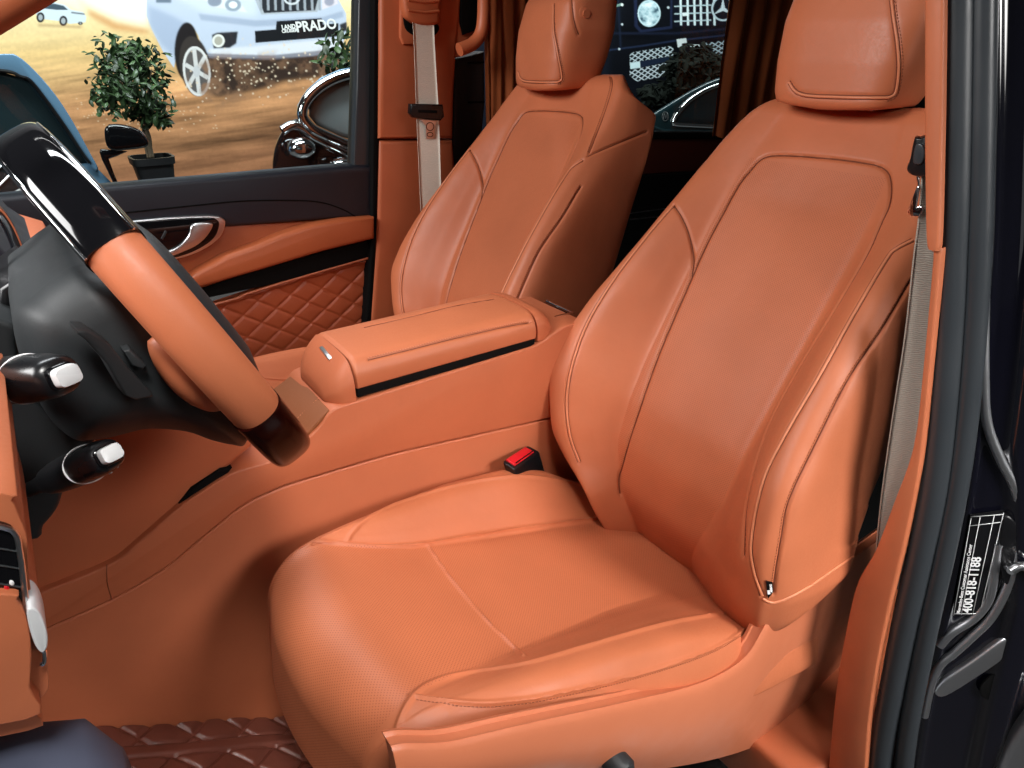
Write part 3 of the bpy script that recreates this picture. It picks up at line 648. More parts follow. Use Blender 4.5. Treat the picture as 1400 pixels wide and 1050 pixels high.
kn = np.array([atY(x, y, Ys-.012) for x, y in spline([(36, 826), (46, 824), (57, 836), (64, 860), (63, 878), (55, 884), (46, 872), (38, 846)], 5, True)])
obj('knob', *prism3(list(kn-A(0, .006, 0)), (0, .03, 0), .004, 4), M['silver'], swp)
obj('knob_clip', *tube([atY(x, y, Ys-.006) for x, y in spline([(52, 884), (60, 890), (60, 906), (54, 908)], 5)], .0014, 8), M['chrome'], swp)
# navy trim nearest the lens
dt = obj('door_armrest', *loft([sring(atY(40, 1192, .40)+A(d, 0, 0), A(0, 1, 0), A(0, 0, 1), a, b, 2.2, 40) for d, a, b in ((-.14, .06, .05), (-.12, .09, .068), (-.04, .10, .078), (.02, .098, .075), (.05, .085, .064), (.068, .05, .04))]), mat('navy_fabric', (.06, .07, .11), .75), None, 60)
tag(dt, 'soft navy grey armrest corner at the bottom left edge', 'armrest')
# ================================================================== passenger door
YD = 2.12
door = empty('passenger_door', atY(300, 400, YD)+A(0, .06, -.8), 'passenger door with black upper trim, silver handle and quilted tan lower panel', 'car door')
M['door_tan'] = leather('door_tan', (.40, .098, .034), .42, .7)
def dp_(name, pix, Y, th_, m, par, b=.006, sm=0):
    return obj(name, *prism([tuple(p) for p in spline(pix, sm, True)] if sm else pix, Y, Y+th_, b), m, par)
dp_('upper_trim', [(-60, 276), (137, 257), (300, 243), (490, 226), (507, 226), (513, 233), (513, 297), (440, 301), (308, 311), (170, 330), (-60, 350)], YD-.01, .09, M['navy'], door, .012)
tr = [atY(x, y, YD-.0105) for x, y in spline([(160, 292), (255, 282), (330, 275), (400, 274), (440, 277), (470, 287), (487, 297)], 8)]
obj('trim_seam', *tube(tr, .0022, 6), M['void'], door)
dp_('middle_trim', [(-60, 345), (300, 309), (513, 296), (513, 330), (364, 372), (265, 404), (-60, 440)], YD+.004, .08, M['door_tan'], door)
arm = [(513, 297), (470, 300), (425, 308), (385, 321), (350, 336), (310, 350), (270, 372), (255, 385), (268, 396), (364, 368), (440, 345), (513, 327)]
dp_('armrest', arm, YD-.045, .08, M['door_tan'], door, .014)
dp_('grab_pocket', [(513, 326), (440, 345), (364, 366), (266, 398), (272, 410), (364, 391), (400, 382), (450, 369), (513, 352)], YD-.006, .05, M['void'], door, .004)
# quilted lower panel
qp = [(-60, 510), (283, 424), (408, 383), (513, 353), (515, 470), (300, 560), (-60, 620)]
X0, X1 = atY(-60, 420, YD)[0], atY(513, 420, YD)[0]; nx, nz = 330, 190
zt_ = np.array([atY(x, y, YD) for x, y in [(-60, 512), (283, 424), (340, 405), (408, 383), (513, 354)]])
gx, gk = np.meshgrid(np.linspace(X0, X1, nx), np.linspace(0, 1, nz), indexing='ij')
ztop = np.interp(gx, zt_[:, 0], zt_[:, 2]); gz = ztop-gk*.50
q, d = diamonds(gx*.70, gz*1.0, .074); edge = np.clip((ztop-gz)/.012, 0, 1)
wv = np.exp(-(np.abs(d)/.03)**2)
gy = YD+.02-.0058*q*edge-.012*(1-edge)-.004*np.clip(1-abs((ztop-gz)-.004)/.004, 0, 1)
V = np.stack([gx.ravel(), gy.ravel(), gz.ravel()], 1); n_ = len(V); F = grid_faces(nx, nz); V = np.concatenate([V, V*A(1, 0, 1)+A(0, YD+.06, 0)])
obj('quilted_panel', V, F+[tuple(i+n_ for i in f[::-1]) for f in F], leather('quilt_tan', (.36, .075, .027), .40, .8), door, 0)
tr = [atY(x, y, YD-.004) for x, y in spline([(-60, 506), (283, 419), (340, 401), (408, 380), (513, 350)], 8)]
obj('panel_piping', *tube(tr, .0045, 8), M['door_tan'], door)
# handle
hb = [(56, 338), (62, 324), (78, 315), (130, 309), (190, 302), (250, 297), (290, 296), (303, 300), (305, 309), (298, 325), (280, 339), (255, 350), (225, 357), (180, 361), (120, 362), (80, 364), (64, 356)]
hz = [tuple(p) for p in spline(hb, 5, True)]; hcn = np.mean(hz, 0)
hd_ = obj('handle_bezel', *prism([tuple(hcn+(np.array(p)-hcn)*1.025) for p in hz], YD-.022, YD+.02, .004), M['satin'], door)
obj('handle_recess', *prism([tuple(hcn+(np.array(p)-hcn)*.955) for p in hz], YD-.0245, YD+.01, .003), M['gloss'], hd_)
hl = [(205, 351), (225, 346), (245, 336), (258, 322), (264, 307), (290, 305), (287, 318), (272, 334), (250, 345), (225, 354), (206, 356)]
obj('pull_handle', *prism([tuple(p) for p in spline(hl, 4, True)], YD-.034, YD-.02, .004), M['satin'], hd_)
obj('lock_tab', *prism([(220, 326), (226, 315), (229, 317), (223, 328)], YD-.028, YD-.022, .001), M['black'], hd_)
obj('lock_plate', *prism([(75, 334), (96, 330), (96, 344), (78, 348)], YD-.027, YD-.02, .003), M['satin'], hd_)
# window frame upright and glass
fr = [(492, -60), (522, -60), (520, 80), (516, 228), (484, 230), (488, 120)]
dp_('window_frame', fr, YD+.0, .06, M['rubber'], door, .006)
M['glass'] = bpy.data.materials.new('window_glass'); M['glass'].use_nodes = True; g = N_(M['glass']); g.t.nodes.remove(g.b)
tr_ = g.n('ShaderNodeBsdfTransparent'); tr_.inputs[0].default_value = (.90, .95, .94, 1); gl = g.n('ShaderNodeBsdfGlossy'); gl.inputs['Roughness'].default_value = .02
fz = g.n('ShaderNodeFresnel', i_IOR=1.25); mx = g.n('ShaderNodeMixShader'); g.l(fz.outputs[0], mx.inputs[0]); g.l(tr_.outputs[0], mx.inputs[1]); g.l(gl.outputs[0], mx.inputs[2]); g.l(mx.outputs[0], g.t.nodes['Material Output'].inputs[0])
obj('window_glass', *box((.25, YD+.035, -.05), (1.65, .004, .68), 0), M['glass'], door)

# ================================================================== far door pillar
YB = 2.10
pil = empty('door_pillar', atY(560, 300, YB)+A(0, .1, -.8), 'tan trimmed door pillar behind the cream seat belt on the passenger side', 'door pillar', 'door pillars')
M['pillar_tan'] = leather('pillar_tan', (.48, .125, .050), .46, .6)
dp_('upper_trim', [(520, -80), (640, -80), (626, 60), (622, 120), (620, 190), (519, 190), (520, 80)], YB-.02, .14, M['pillar_tan'], pil, .014)
dp_('lower_trim', [(519, 192), (620, 192), (628, 300), (620, 480), (506, 480), (508, 430), (516, 330)], YB-.012, .14, M['pillar_tan'], pil, .014)
dp_('door_seal', [(512, -80), (521, -80), (519, 190), (515, 330), (505, 520), (496, 520), (508, 330)], YB-.006, .1, M['void'], pil, .006)
# height adjuster
adj = dp_('belt_guide_plate', [(549, -60), (604, -60), (603, 40), (600, 54), (590, 61), (552, 61), (547, 50)], YB-.029, .03, M['pillar_tan'], pil, .006)
obj('guide_slot', *prism([tuple(p) for p in spline([(552, 20), (560, 30), (580, 34), (598, 33), (600, 42), (590, 50), (566, 48), (554, 38)], 4, True)], YB-.0315, YB-.02, .003), M['void'], adj)
obj('guide_cover', *prism([tuple(p) for p in spline([(554, -40), (602, -40), (602, 20), (599, 33), (578, 35), (562, 28), (554, 14)], 3, True)], YB-.058, YB-.02, .012), M['pillar_tan'], adj)
for yy in (0, 14): obj('cover_rib', *tube([atY(x, y, YB-.058) for x, y in ((558, yy), (580, yy+3), (600, yy+1))], .004, 8), M['pillar_tan'], adj)
gh = [atY(x, y, YB-.07) for x, y in spline([(652, -70), (660, -20), (661, 20), (657, 46), (646, 60), (628, 68)], 8)]
obj('grab_handle', *tube(gh, .020, 16), M['pillar_tan'], pil)
dp_('handle_recess', [(632, -80), (654, -80), (656, 20), (650, 42), (634, 48), (630, 30)], YB-.025, .03, M['void'], pil, .004)
dp_('handle_back', [(628, -80), (664, -80), (668, 40), (656, 66), (630, 78), (618, 80), (620, 60)], YB-.015, .05, M['pillar_tan'], pil, .01)
dp_('black_post', [(622, 80), (642, 76), (663, 70), (664, 140), (660, 180), (640, 240), (618, 260)], YB+.03, .10, M['black'], pil, .010)
for yy in (86, 140): obj('post_joint', *tube([atY(x, y, YB+.0285) for x, y in ((640, yy), (662, yy-1))], .003, 6), M['void'], pil)
# cream belt
def ribbon(Lp, Rp, thick=.0022, n=8, mid=None):
    Lq, Rq = spline(Lp, n), spline(Rp, n); m = 9; rows = []
    nn = np.cross(Rq[0]-Lq[0], Lq[-1]-Lq[0]); nn /= np.linalg.norm(nn)
    rows = [[l+(r-l)*k for k in np.linspace(0, 1, m)] for l, r in zip(Lq, Rq)]
    Fr = np.array(rows).reshape(-1, 3); N0 = len(Fr); V = np.concatenate([Fr+nn*thick/2, Fr-nn*thick/2]); F = grid_faces(len(rows), m); F = F+[tuple(i+N0 for i in f[::-1]) for f in F]
    c = len(rows); rim_ = [j for j in range(m)]+[(i+1)*m-1 for i in range(1, c)]+[c*m-1-j for j in range(1, m)]+[i*m for i in range(c-2, 0, -1)]
    F += [(rim_[i], rim_[(i+1) % len(rim_)], rim_[(i+1) % len(rim_)]+N0, rim_[i]+N0) for i in range(len(rim_))]
    uv = np.concatenate([np.array([[k, i*.02] for i in range(c) for k in np.linspace(0, 1, m)])]*2)
    return V, F, uv
def webbing(name, col):
    m = mat(name, col, .75); g = N_(m); tc = g.n('ShaderNodeTexCoord'); wv = g.n('ShaderNodeTexWave', wave_type='BANDS', bands_direction='Z', i_Scale=95., i_Distortion=6., i_Detail=2.); g.l(tc.outputs['Object'], wv.inputs['Vector'])
    no = g.n('ShaderNodeTexNoise', i_Scale=240.); g.l(tc.outputs['Object'], no.inputs['Vector'])
    mx = g.n('ShaderNodeMath', operation='MULTIPLY_ADD', i_1=.5); g.l(no.outputs['Fac'], mx.inputs[0]); g.l(wv.outputs['Fac'], mx.inputs[2])
    cr = g.n('ShaderNodeMix', data_type='RGBA'); mp = g.n('ShaderNodeMapRange', i_1=.2, i_2=1.2); g.l(mx.outputs[0], mp.inputs[0]); g.l(mp.outputs[0], cr.inputs['Factor']); cr.inputs['A'].default_value = tuple(c*.74 for c in col)+(1,); cr.inputs['B'].default_value = (*col, 1); g.l(cr.outputs['Result'], g.b.inputs['Base Color'])
    bu = g.n('ShaderNodeBump', i_Strength=.5, i_Distance=.0012); g.l(mx.outputs[0], bu.inputs['Height']); g.l(bu.outputs[0], g.b.inputs['Normal']); return m
sb = empty('seat_belt', atY(590, 300, YB-.08)+A(0, 0, -.4), 'cream seat belt hanging on the passenger side pillar with a black tongue', 'seat belt', 'front seat belts')
q = [(564, 30, YB-.05), (566, 60, YB-.055), (569, 143, YB-.075), (571, 193, YB-.085), (576, 300, YB-.11), (580, 360, YB-.12)]
q2 = [(593, 30), (594, 60), (599, 143), (600, 163), (603, 262), (605, 330)]
V, F, uv = ribbon([atY(x, y, Y) for x, y, Y in q], [atY(x, y, Y+.0) for (x, y), (_, _, Y) in zip(q2, q)])
obj('webbing', V, F, webbing('cream_webbing', (.86, .80, .68)), sb, 0, uv)
tg = obj('tongue', *prism([(562, 142), (606, 143), (608, 160), (603, 165), (566, 161), (561, 155)], YB-.095, YB-.072, .005), M['black2'], sb)
obj('tongue_slot', *prism([(572, 150), (598, 151), (598, 155), (572, 154)], YB-.0965, YB-.09, .001), M['void'], tg)
obj('tongue_plate', *prism([(574, 163), (598, 165), (595, 172), (595, 189), (583, 190), (582, 172)], YB-.094, YB-.090, .001), M['satin'], tg)
obj('plate_hole', *tube([atY(588+5*math.cos(t), 173+5.5*math.sin(t), YB-.0945) for t in np.linspace(0, 2*math.pi, 24)], .0012, 6), M['void'], tg)
obj('plate_hole', *tube([atY(588+4*math.cos(t), 184+3*math.sin(t), YB-.0945) for t in np.linspace(0, 2*math.pi, 24)], .0012, 6), M['void'], tg)

# ================================================================== near pillar: trim, seals, painted frame
npil = empty('door_pillar', (1.15, .4, -1.3), 'black painted door pillar with tan trim at the right edge', 'door pillar', 'door pillars')
def Xp(y): return np.interp(y, [-60, 343, 660, 1046, 1120], [1.03, 1.05, 1.07, 1.10, 1.11])
def atP(x, y, off=0): return atX(x, y, Xp(y)+off)
def strip(pixL, pixR, off, thick, b=.006, n=8):
    """slab between two sighted edges running down the pillar, following its lean"""
    Lq, Rq = spline(pixL, n), spline(pixR, n)
    Lp = np.array([atP(x, y, off) for x, y in Lq]); Rp = np.array([atP(x, y, off) for x, y in Rq])
    sec = lambda l, r: np.array([l+(r-l)*k+A(t, 0, 0) for k, t in ((0, thick), (0, b), (b/(np.linalg.norm(r-l)+1e-6)*.3, b*.3), (min(.45, b/(np.linalg.norm(r-l)+1e-6)), 0), (1-min(.45, b/(np.linalg.norm(r-l)+1e-6)), 0), (1-b/(np.linalg.norm(r-l)+1e-6)*.3, b*.3), (1, b), (1, thick))])
    return loft([sec(l, r) for l, r in zip(Lp, Rp)])
obj('upper_trim', *strip([(1263, -200), (1263, 60), (1263, 200), (1265, 320), (1268, 341)], [(1291, -200), (1289, 60), (1287, 200), (1284, 320), (1281, 344)], 0, .012, .004), M['leather'], npil, 50)
obj('lower_trim', *strip([(1272, 344), (1274, 352), (1262, 498), (1248, 610), (1220, 692), (1196, 753), (1173, 794), (1162, 834), (1147, 912), (1139, 976), (1131, 1060), (1126, 1110)], [(1284, 344), (1286, 352), (1274, 478), (1262, 600), (1253, 660), (1236, 745), (1214, 838), (1198, 915), (1188, 985), (1182, 1060), (1178, 1110)], .008, .014, .005), M['leather'], npil, 50)
cl = [(1309, -200), (1307, 100), (1305, 250), (1302, 340), (1299, 420), (1291, 540), (1278, 660), (1258, 760), (1238, 850), (1220, 940), (1206, 1020), (1198, 1110)]
cr_ = [(1345, -200), (1342, 100), (1340, 250), (1336, 380), (1326, 520), (1312, 640), (1294, 740), (1272, 840), (1254, 930), (1240, 1010), (1230, 1110)]
def seal(pix, off, wpx, asp=1.):
    q = spline(pix, 8); P = np.array([atP(x, y, off) for x, y in q]); w = np.array([wpx/2/FPX*(atP(x, y, off)@_F) for x, y in q])*.95
    return tube(resample(P, .012), float(np.mean(w)), 20)
obj('door_seal', *seal(cl, .045, 38), M['rubber'], npil, 60)
obj('door_seal', *seal(cr_, .06, 30), M['rubber'], npil, 60)
obj('seal_channel', *strip([(x+8, y) for x, y in cl], [(x, y) for x, y in cr_[:4]]+[(x-2, y) for x, y in cr_[4:]], .085, .03, .004), M['black'], npil, 50)
# painted frame, seen between seal and picture edge: sheet with pressed steps
ed = [(1352, -200), (1352, 100), (1350, 200), (1347, 330), (1340, 440), (1330, 560), (1316, 680), (1296, 790), (1280, 870), (1262, 960), (1248, 1050), (1242, 1120)]
eq = spline(ed, 9); rowsP = []; base_ = []
dF = A(.70, -.71, 0); nF = A(.71, .70, 0)
us = np.linspace(-.05, 1, 70); wF = .30
for x, y in eq:
    l = atP(x, y, .10)
    s_ = lambda a, wd: 1/(1+np.exp(-(us-a)/wd))
    st = np.clip((y-620)/200, 0, 1)
    dn_ = -.006*np.exp(-((us-.035)/.02)**2)-.016*s_(.20+.16*st, .010)+.012*s_(.42+.1*st, .012)
    rowsP.append([l+dF*wF*u+nF*k for u, k in zip(us, dn_)]); base_.append([l+dF*wF*u for u in us])
Pn = np.array(rowsP); ni, nj = Pn.shape[:2]; V = Pn.reshape(-1, 3); n_ = len(V); F = grid_faces(ni, nj)
fb = BVHTree.FromPolygons(np.array(base_).reshape(-1, 3).tolist(), F)
V = np.concatenate([V, V+nF*.02])
bodyf = obj('painted_frame', V, F+[tuple(i+n_ for i in f[::-1]) for f in F], M['paint'], npil, 60)
def jamb(x, y, lift_=.0):
    x = min(x, 1460); h = fb.ray_cast(Vector((0, 0, 0)), Vector(ray(x, y)), 9); p = A(*h[0]) if h[0] is not None else atP(x, y, .1)
    return p-nF*lift_
# pressed ribs of the frame
M['edge'] = mat('reflection_metal', (.80, .81, .84), .34, 1)  # bright metal standing in for the white reflections on the black paint
rib = [(1360, -200), (1353, 60), (1350, 160), (1347, 280), (1343, 420), (1343, 520), (1347, 575), (1364, 622), (1386, 668), (1391, 720), (1384, 770), (1372, 806), (1352, 842), (1326, 868), (1302, 890), (1284, 905), (1272, 930), (1262, 975)]
obj('frame_ridge', *tube(resample(np.array([jamb(x, y, .006) for x, y in spline(rib, 8)]), .006), .0075, 16), M['edge'], npil, 60)
rib2 = [(1283, 880), (1300, 862), (1330, 842), (1350, 816), (1357, 780), (1364, 740)]
obj('frame_ridge', *tube(resample(np.array([jamb(x, y, .004) for x, y in spline(rib2, 8)]), .006), .0085, 16), M['edge'], npil, 60)
fl = [(1276, 942), (1290, 924), (1330, 896), (1372, 866), (1382, 872), (1372, 892), (1330, 922), (1290, 946)]
obj('frame_flange', *prism3([jamb(x, y, .012) for x, y in spline(fl, 4, True)], nF*.02, .006, 4), M['edge'], npil, 60)
fl = [(1356, 1060), (1366, 1016), (1390, 976), (1420, 940), (1440, 950), (1420, 1000), (1396, 1060)]
obj('frame_flange', *prism3([jamb(x, y, .03) for x, y in spline(fl, 4, True)], nF*.03, .010, 4), M['edge'], npil, 60)
obj('striker', *merge(tube([jamb(x, y, .03) for x, y in spline([(1372, 764), (1384, 758), (1402, 764), (1440, 786)], 6)], .0075, 14), tube([jamb(1372, 764, .03), jamb(1376, 772, -.01)], .0075, 14)), M['satin'], npil, 50)
obj('striker_plate', *prism3([jamb(x, y, .012) for x, y in spline([(1370, 700), (1388, 712), (1396, 740), (1394, 790), (1376, 800), (1364, 770), (1362, 730)], 3, True)], nF*.02, .004), M['black2'], npil, 50)
obj('frame_hole', *prism3([jamb(x, y, .009) for x, y in spline([(1340, 930), (1362, 914), (1376, 926), (1370, 944), (1350, 952), (1338, 944)], 4, True)], nF*.004, .001), M['void'], npil, 50)
# service sticker
stq = [(1324, 700), (1370, 694), (1337, 836), (1300, 838)]
ql = [jamb(x, y, .008) for x, y in stq]
M['sticker'] = mat('sticker_black', (.006, .006, .007), .25)
stk = obj('service_sticker', *prism3(ql, nF*.0015, 0), M['sticker'], npil, 30); tag(stk, 'black service sticker with a white telephone number')
tl, tr2, br, bl = ql; ex = tl-bl; ey = tl-tr2
def on_st(a, b, up_=.0012): # a along its length from the foot, b across from the left edge
    return (bl+(tl-bl)*a)*(1-b)+(br+(tr2-br)*a)*b-nF*up_
for a, b in (((0, 0), (1, 0)), ((1, 0), (1, 1)), ((1, 1), (0, 1)), ((0, 1), (0, 0)), ((.0, .30), (1, .30)), ((.0, .72), (1, .72)), ((.9, 0), (.9, 1))):
    a_, b_ = np.clip(a, .015, .985), np.clip(b, .03, .97); obj('sticker_line', *tube([on_st(*a_), on_st(*b_)], .0006, 5), M['white'], stk, 0)
Ls, Ws = np.linalg.norm(ex), np.linalg.norm(br-bl)
obj('lettering', *text_geo('400-818-1188', Ws*.50, on_st(.03, .64), ex, bl-br, .0002, bold=.0004), M['white'], stk, 0)
obj('lettering', *text_geo('Mercedes-Benz Customer Assistance Center', Ws*.19, on_st(.03, .24), ex, bl-br, .0002, bold=.0001), M['white'], stk, 0)
obj('lettering', *text_geo('24h hotline', Ws*.0001, on_st(.03, .92), ex, bl-br, .0002), M['white'], stk, 0) if False else None
# driver's belt
nb = empty('seat_belt', (1.15, .46, -.9), "grey beige seat belt running down beside the driver's seat, its black tongue at the top", 'seat belt', 'front seat belts')
yo = .018
L_ = [(1261, 232, .022), (1257, 290, .022), (1249, 354, .02), (1237, 461, .02), (1220, 573, .022), (1205, 680, .024), (1196, 770, .026)]
R_2 = [(1268, 232), (1272, 290), (1279, 354), (1268, 480), (1254, 600), (1232, 690), (1212, 770)]
V, F, uv = ribbon([atP(x, y, o_) for x, y, o_ in L_], [atP(x, y, .04) for x, y in R_2])
obj('webbing', V, F, webbing('grey_webbing', (.42, .37, .31)), nb, 0, uv)
tq = [(1250, 191), (1258, 189), (1270, 190), (1272, 236), (1258, 242), (1244, 238), (1240, 230), (1244, 220)]
tg = obj('tongue', *prism3([atP(*p, .012) for p in spline(tq, 4, True)], (.025, .012, 0), .006), M['black2'], nb)
obj('tongue_pad', *prism3([atP(*p, .0075) for p in spline([(1251, 199), (1260, 197), (1264, 210), (1259, 224), (1248, 222)], 4, True)], (.008, 0, 0), .002), M['rubber'], tg)
obj('tongue_plate', *prism3([atP(*p, .016) for p in [(1253, 255), (1257, 256), (1252, 284), (1258, 281), (1262, 286), (1256, 297), (1243, 296), (1240, 290)]], (.004, 0, 0), .001), M['chrome'], tg)
obj('tongue_plate', *prism3([atP(*p, .018) for p in [(1252, 238), (1256, 238), (1257, 258), (1254, 258)]], (.004, 0, 0), .001), M['chrome'], tg)
# ================================================================== rear of the cabin: side door, curtains, roof
YR = 2.16
rd_ = empty('sliding_door', atY(930, 250, YR)+A(0, .05, -.6), 'dark red and black sliding door trim below the rear window', 'car door')
M['dark_red'] = leather('dark_red_trim', (.085, .014, .007), .5, .7)
dp2 = lambda name, pix, Y, th_, m, par, b=.006: obj(name, *prism(pix, Y, Y+th_, b), m, par)
dp2('window_sill', [(640, 196), (820, 184), (860, 178), (900, 181), (985, 181), (1100, 174), (1100, 186), (985, 190), (862, 190), (820, 196), (640, 210)], YR-.03, .08, M['void'], rd_)
dp2('upper_trim', [(640, 208), (862, 188), (985, 188), (1100, 184), (1100, 226), (985, 232), (862, 240), (640, 262)], YR-.02, .06, M['dark_red'], rd_)
dp2('lower_trim', [(640, 262), (862, 241), (985, 233), (1100, 226), (1100, 520), (640, 560)], YR-.035, .06, M['void'], rd_)
for a, b in (((860, 292), (920, 284)), ((862, 300), (905, 296))): obj('trim_line', *tube([atY(*a, YR-.038), atY(*b, YR-.038)], .0025, 6), M['satin'], rd_)
obj('rear_glass', *box((2.3, YR+.03, .05), (1.7, .004, .95), 0), M['glass'], rd_)
obj('seat_rail', *tube([atX(886, 190, 1.62), atX(870, 245, 1.62), atX(826, 346, 1.60)], .004, 8), M['chrome'], pseat, 40)
def velvet(name, col):
    m = mat(name, col, .85); b = m.node_tree.nodes['Principled BSDF']; b.inputs['Sheen Weight'].default_value = .7; b.inputs['Sheen Roughness'].default_value = .35; b.inputs['Sheen Tint'].default_value = (1, .45, .15, 1)
    g = N_(m); tc = g.n('ShaderNodeTexCoord'); no = g.n('ShaderNodeTexNoise', i_Scale=60., i_Detail=5.); g.l(tc.outputs['Object'], no.inputs['Vector']); bu = g.n('ShaderNodeBump', i_Strength=.3, i_Distance=.003); g.l(no.outputs['Fac'], bu.inputs['Height']); g.l(bu.outputs[0], b.inputs['Normal']); return m
M['velvet'] = velvet('brown_velvet', (.32, .072, .013))
def curtain(name, xt, xb, yc, z0, z1, folds, amp, label, seed):
    r = np.random.default_rng(seed); nu, nv = 220, 40; u = np.linspace(0, 1, nu); phs = np.cumsum(1+.5*r.standard_normal(nu)*.25); phs = phs/phs[-1]*folds*2*math.pi
    am = amp*(.7+.5*np.interp(u, np.linspace(0, 1, 9), r.random(9))); V = []
    for k in np.linspace(0, 1, nv):
        x0, x1 = xt[0]+(xb[0]-xt[0])*k, xt[1]+(xb[1]-xt[1])*k
        bow = np.sin(phs+.5*math.sin(3*k+seed)); x = x0+(x1-x0)*u+.012*np.cos(phs)*(1-.3*k); V.append(np.stack([x, yc+am*bow*(1-.35*k)+.004*np.sin(2.3*phs+k*4), np.full(nu, z0+(z1-z0)*k)+.008*np.sin(phs)*k], 1))
    V = np.concatenate(V); n_ = len(V); F = grid_faces(nv, nu); V = np.concatenate([V, V+A(0, .004, 0)])
    o = obj(name, V, F+[tuple(i+n_ for i in f[::-1]) for f in F], M['velvet'], None, 0); tag(o, label, 'curtain', 'velvet window curtains'); return o
xa, xb_ = atY(664, 60, 2.10)[0], atY(740, 60, 2.10)[0]
curtain('curtain', (xa, xb_+.06), (xa, xb_+.06), 2.10, .35, atY(680, 205, 2.1)[2], 6, .022, 'brown velvet curtain behind the passenger headrest', 3)
xa, xb_ = atY(990, 60, 2.06)[0], atY(1075, 60, 2.06)[0]; xc, xd = atY(976, 180, 2.06)[0], atY(1040, 180, 2.06)[0]
curtain('curtain', (xa, xb_+.5), (xc, xd+.6), 2.06, .35, atY(1000, 186, 2.06)[2], 9, .030, "brown velvet curtain beside the driver's headrest", 5)
# roof lining, added out of view to block overhead light, and far side structure above the windows
tag(obj('roof', *box((1.75, 1.3, .50), (2.5, 1.9, .05), .01), M['door_tan'], None), 'tan roof lining out of view over the cabin, added to block light from above', 'roof')
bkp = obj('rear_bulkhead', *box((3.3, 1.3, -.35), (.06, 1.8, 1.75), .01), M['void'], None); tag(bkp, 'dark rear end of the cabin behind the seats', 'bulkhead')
ap = obj('pillar_trim', *tube([on(60, -30, 1, .62), on(10, 0, 1, .62), on(-40, 30, 1, .62)], .014, 14), M['pillar_tan'], None); tag(ap, 'tan roof edge trim crossing the top left corner', 'pillar trim')

sl_ = empty('door_sill', (1.2, .5, -1.3), 'tan door sill trim low behind the seat shield at the right', 'door sill')
obj('sill_trim', *box((1.40, .52, -1.49), (.75, .30, .16), .02), M['pillar_tan'], sl_)
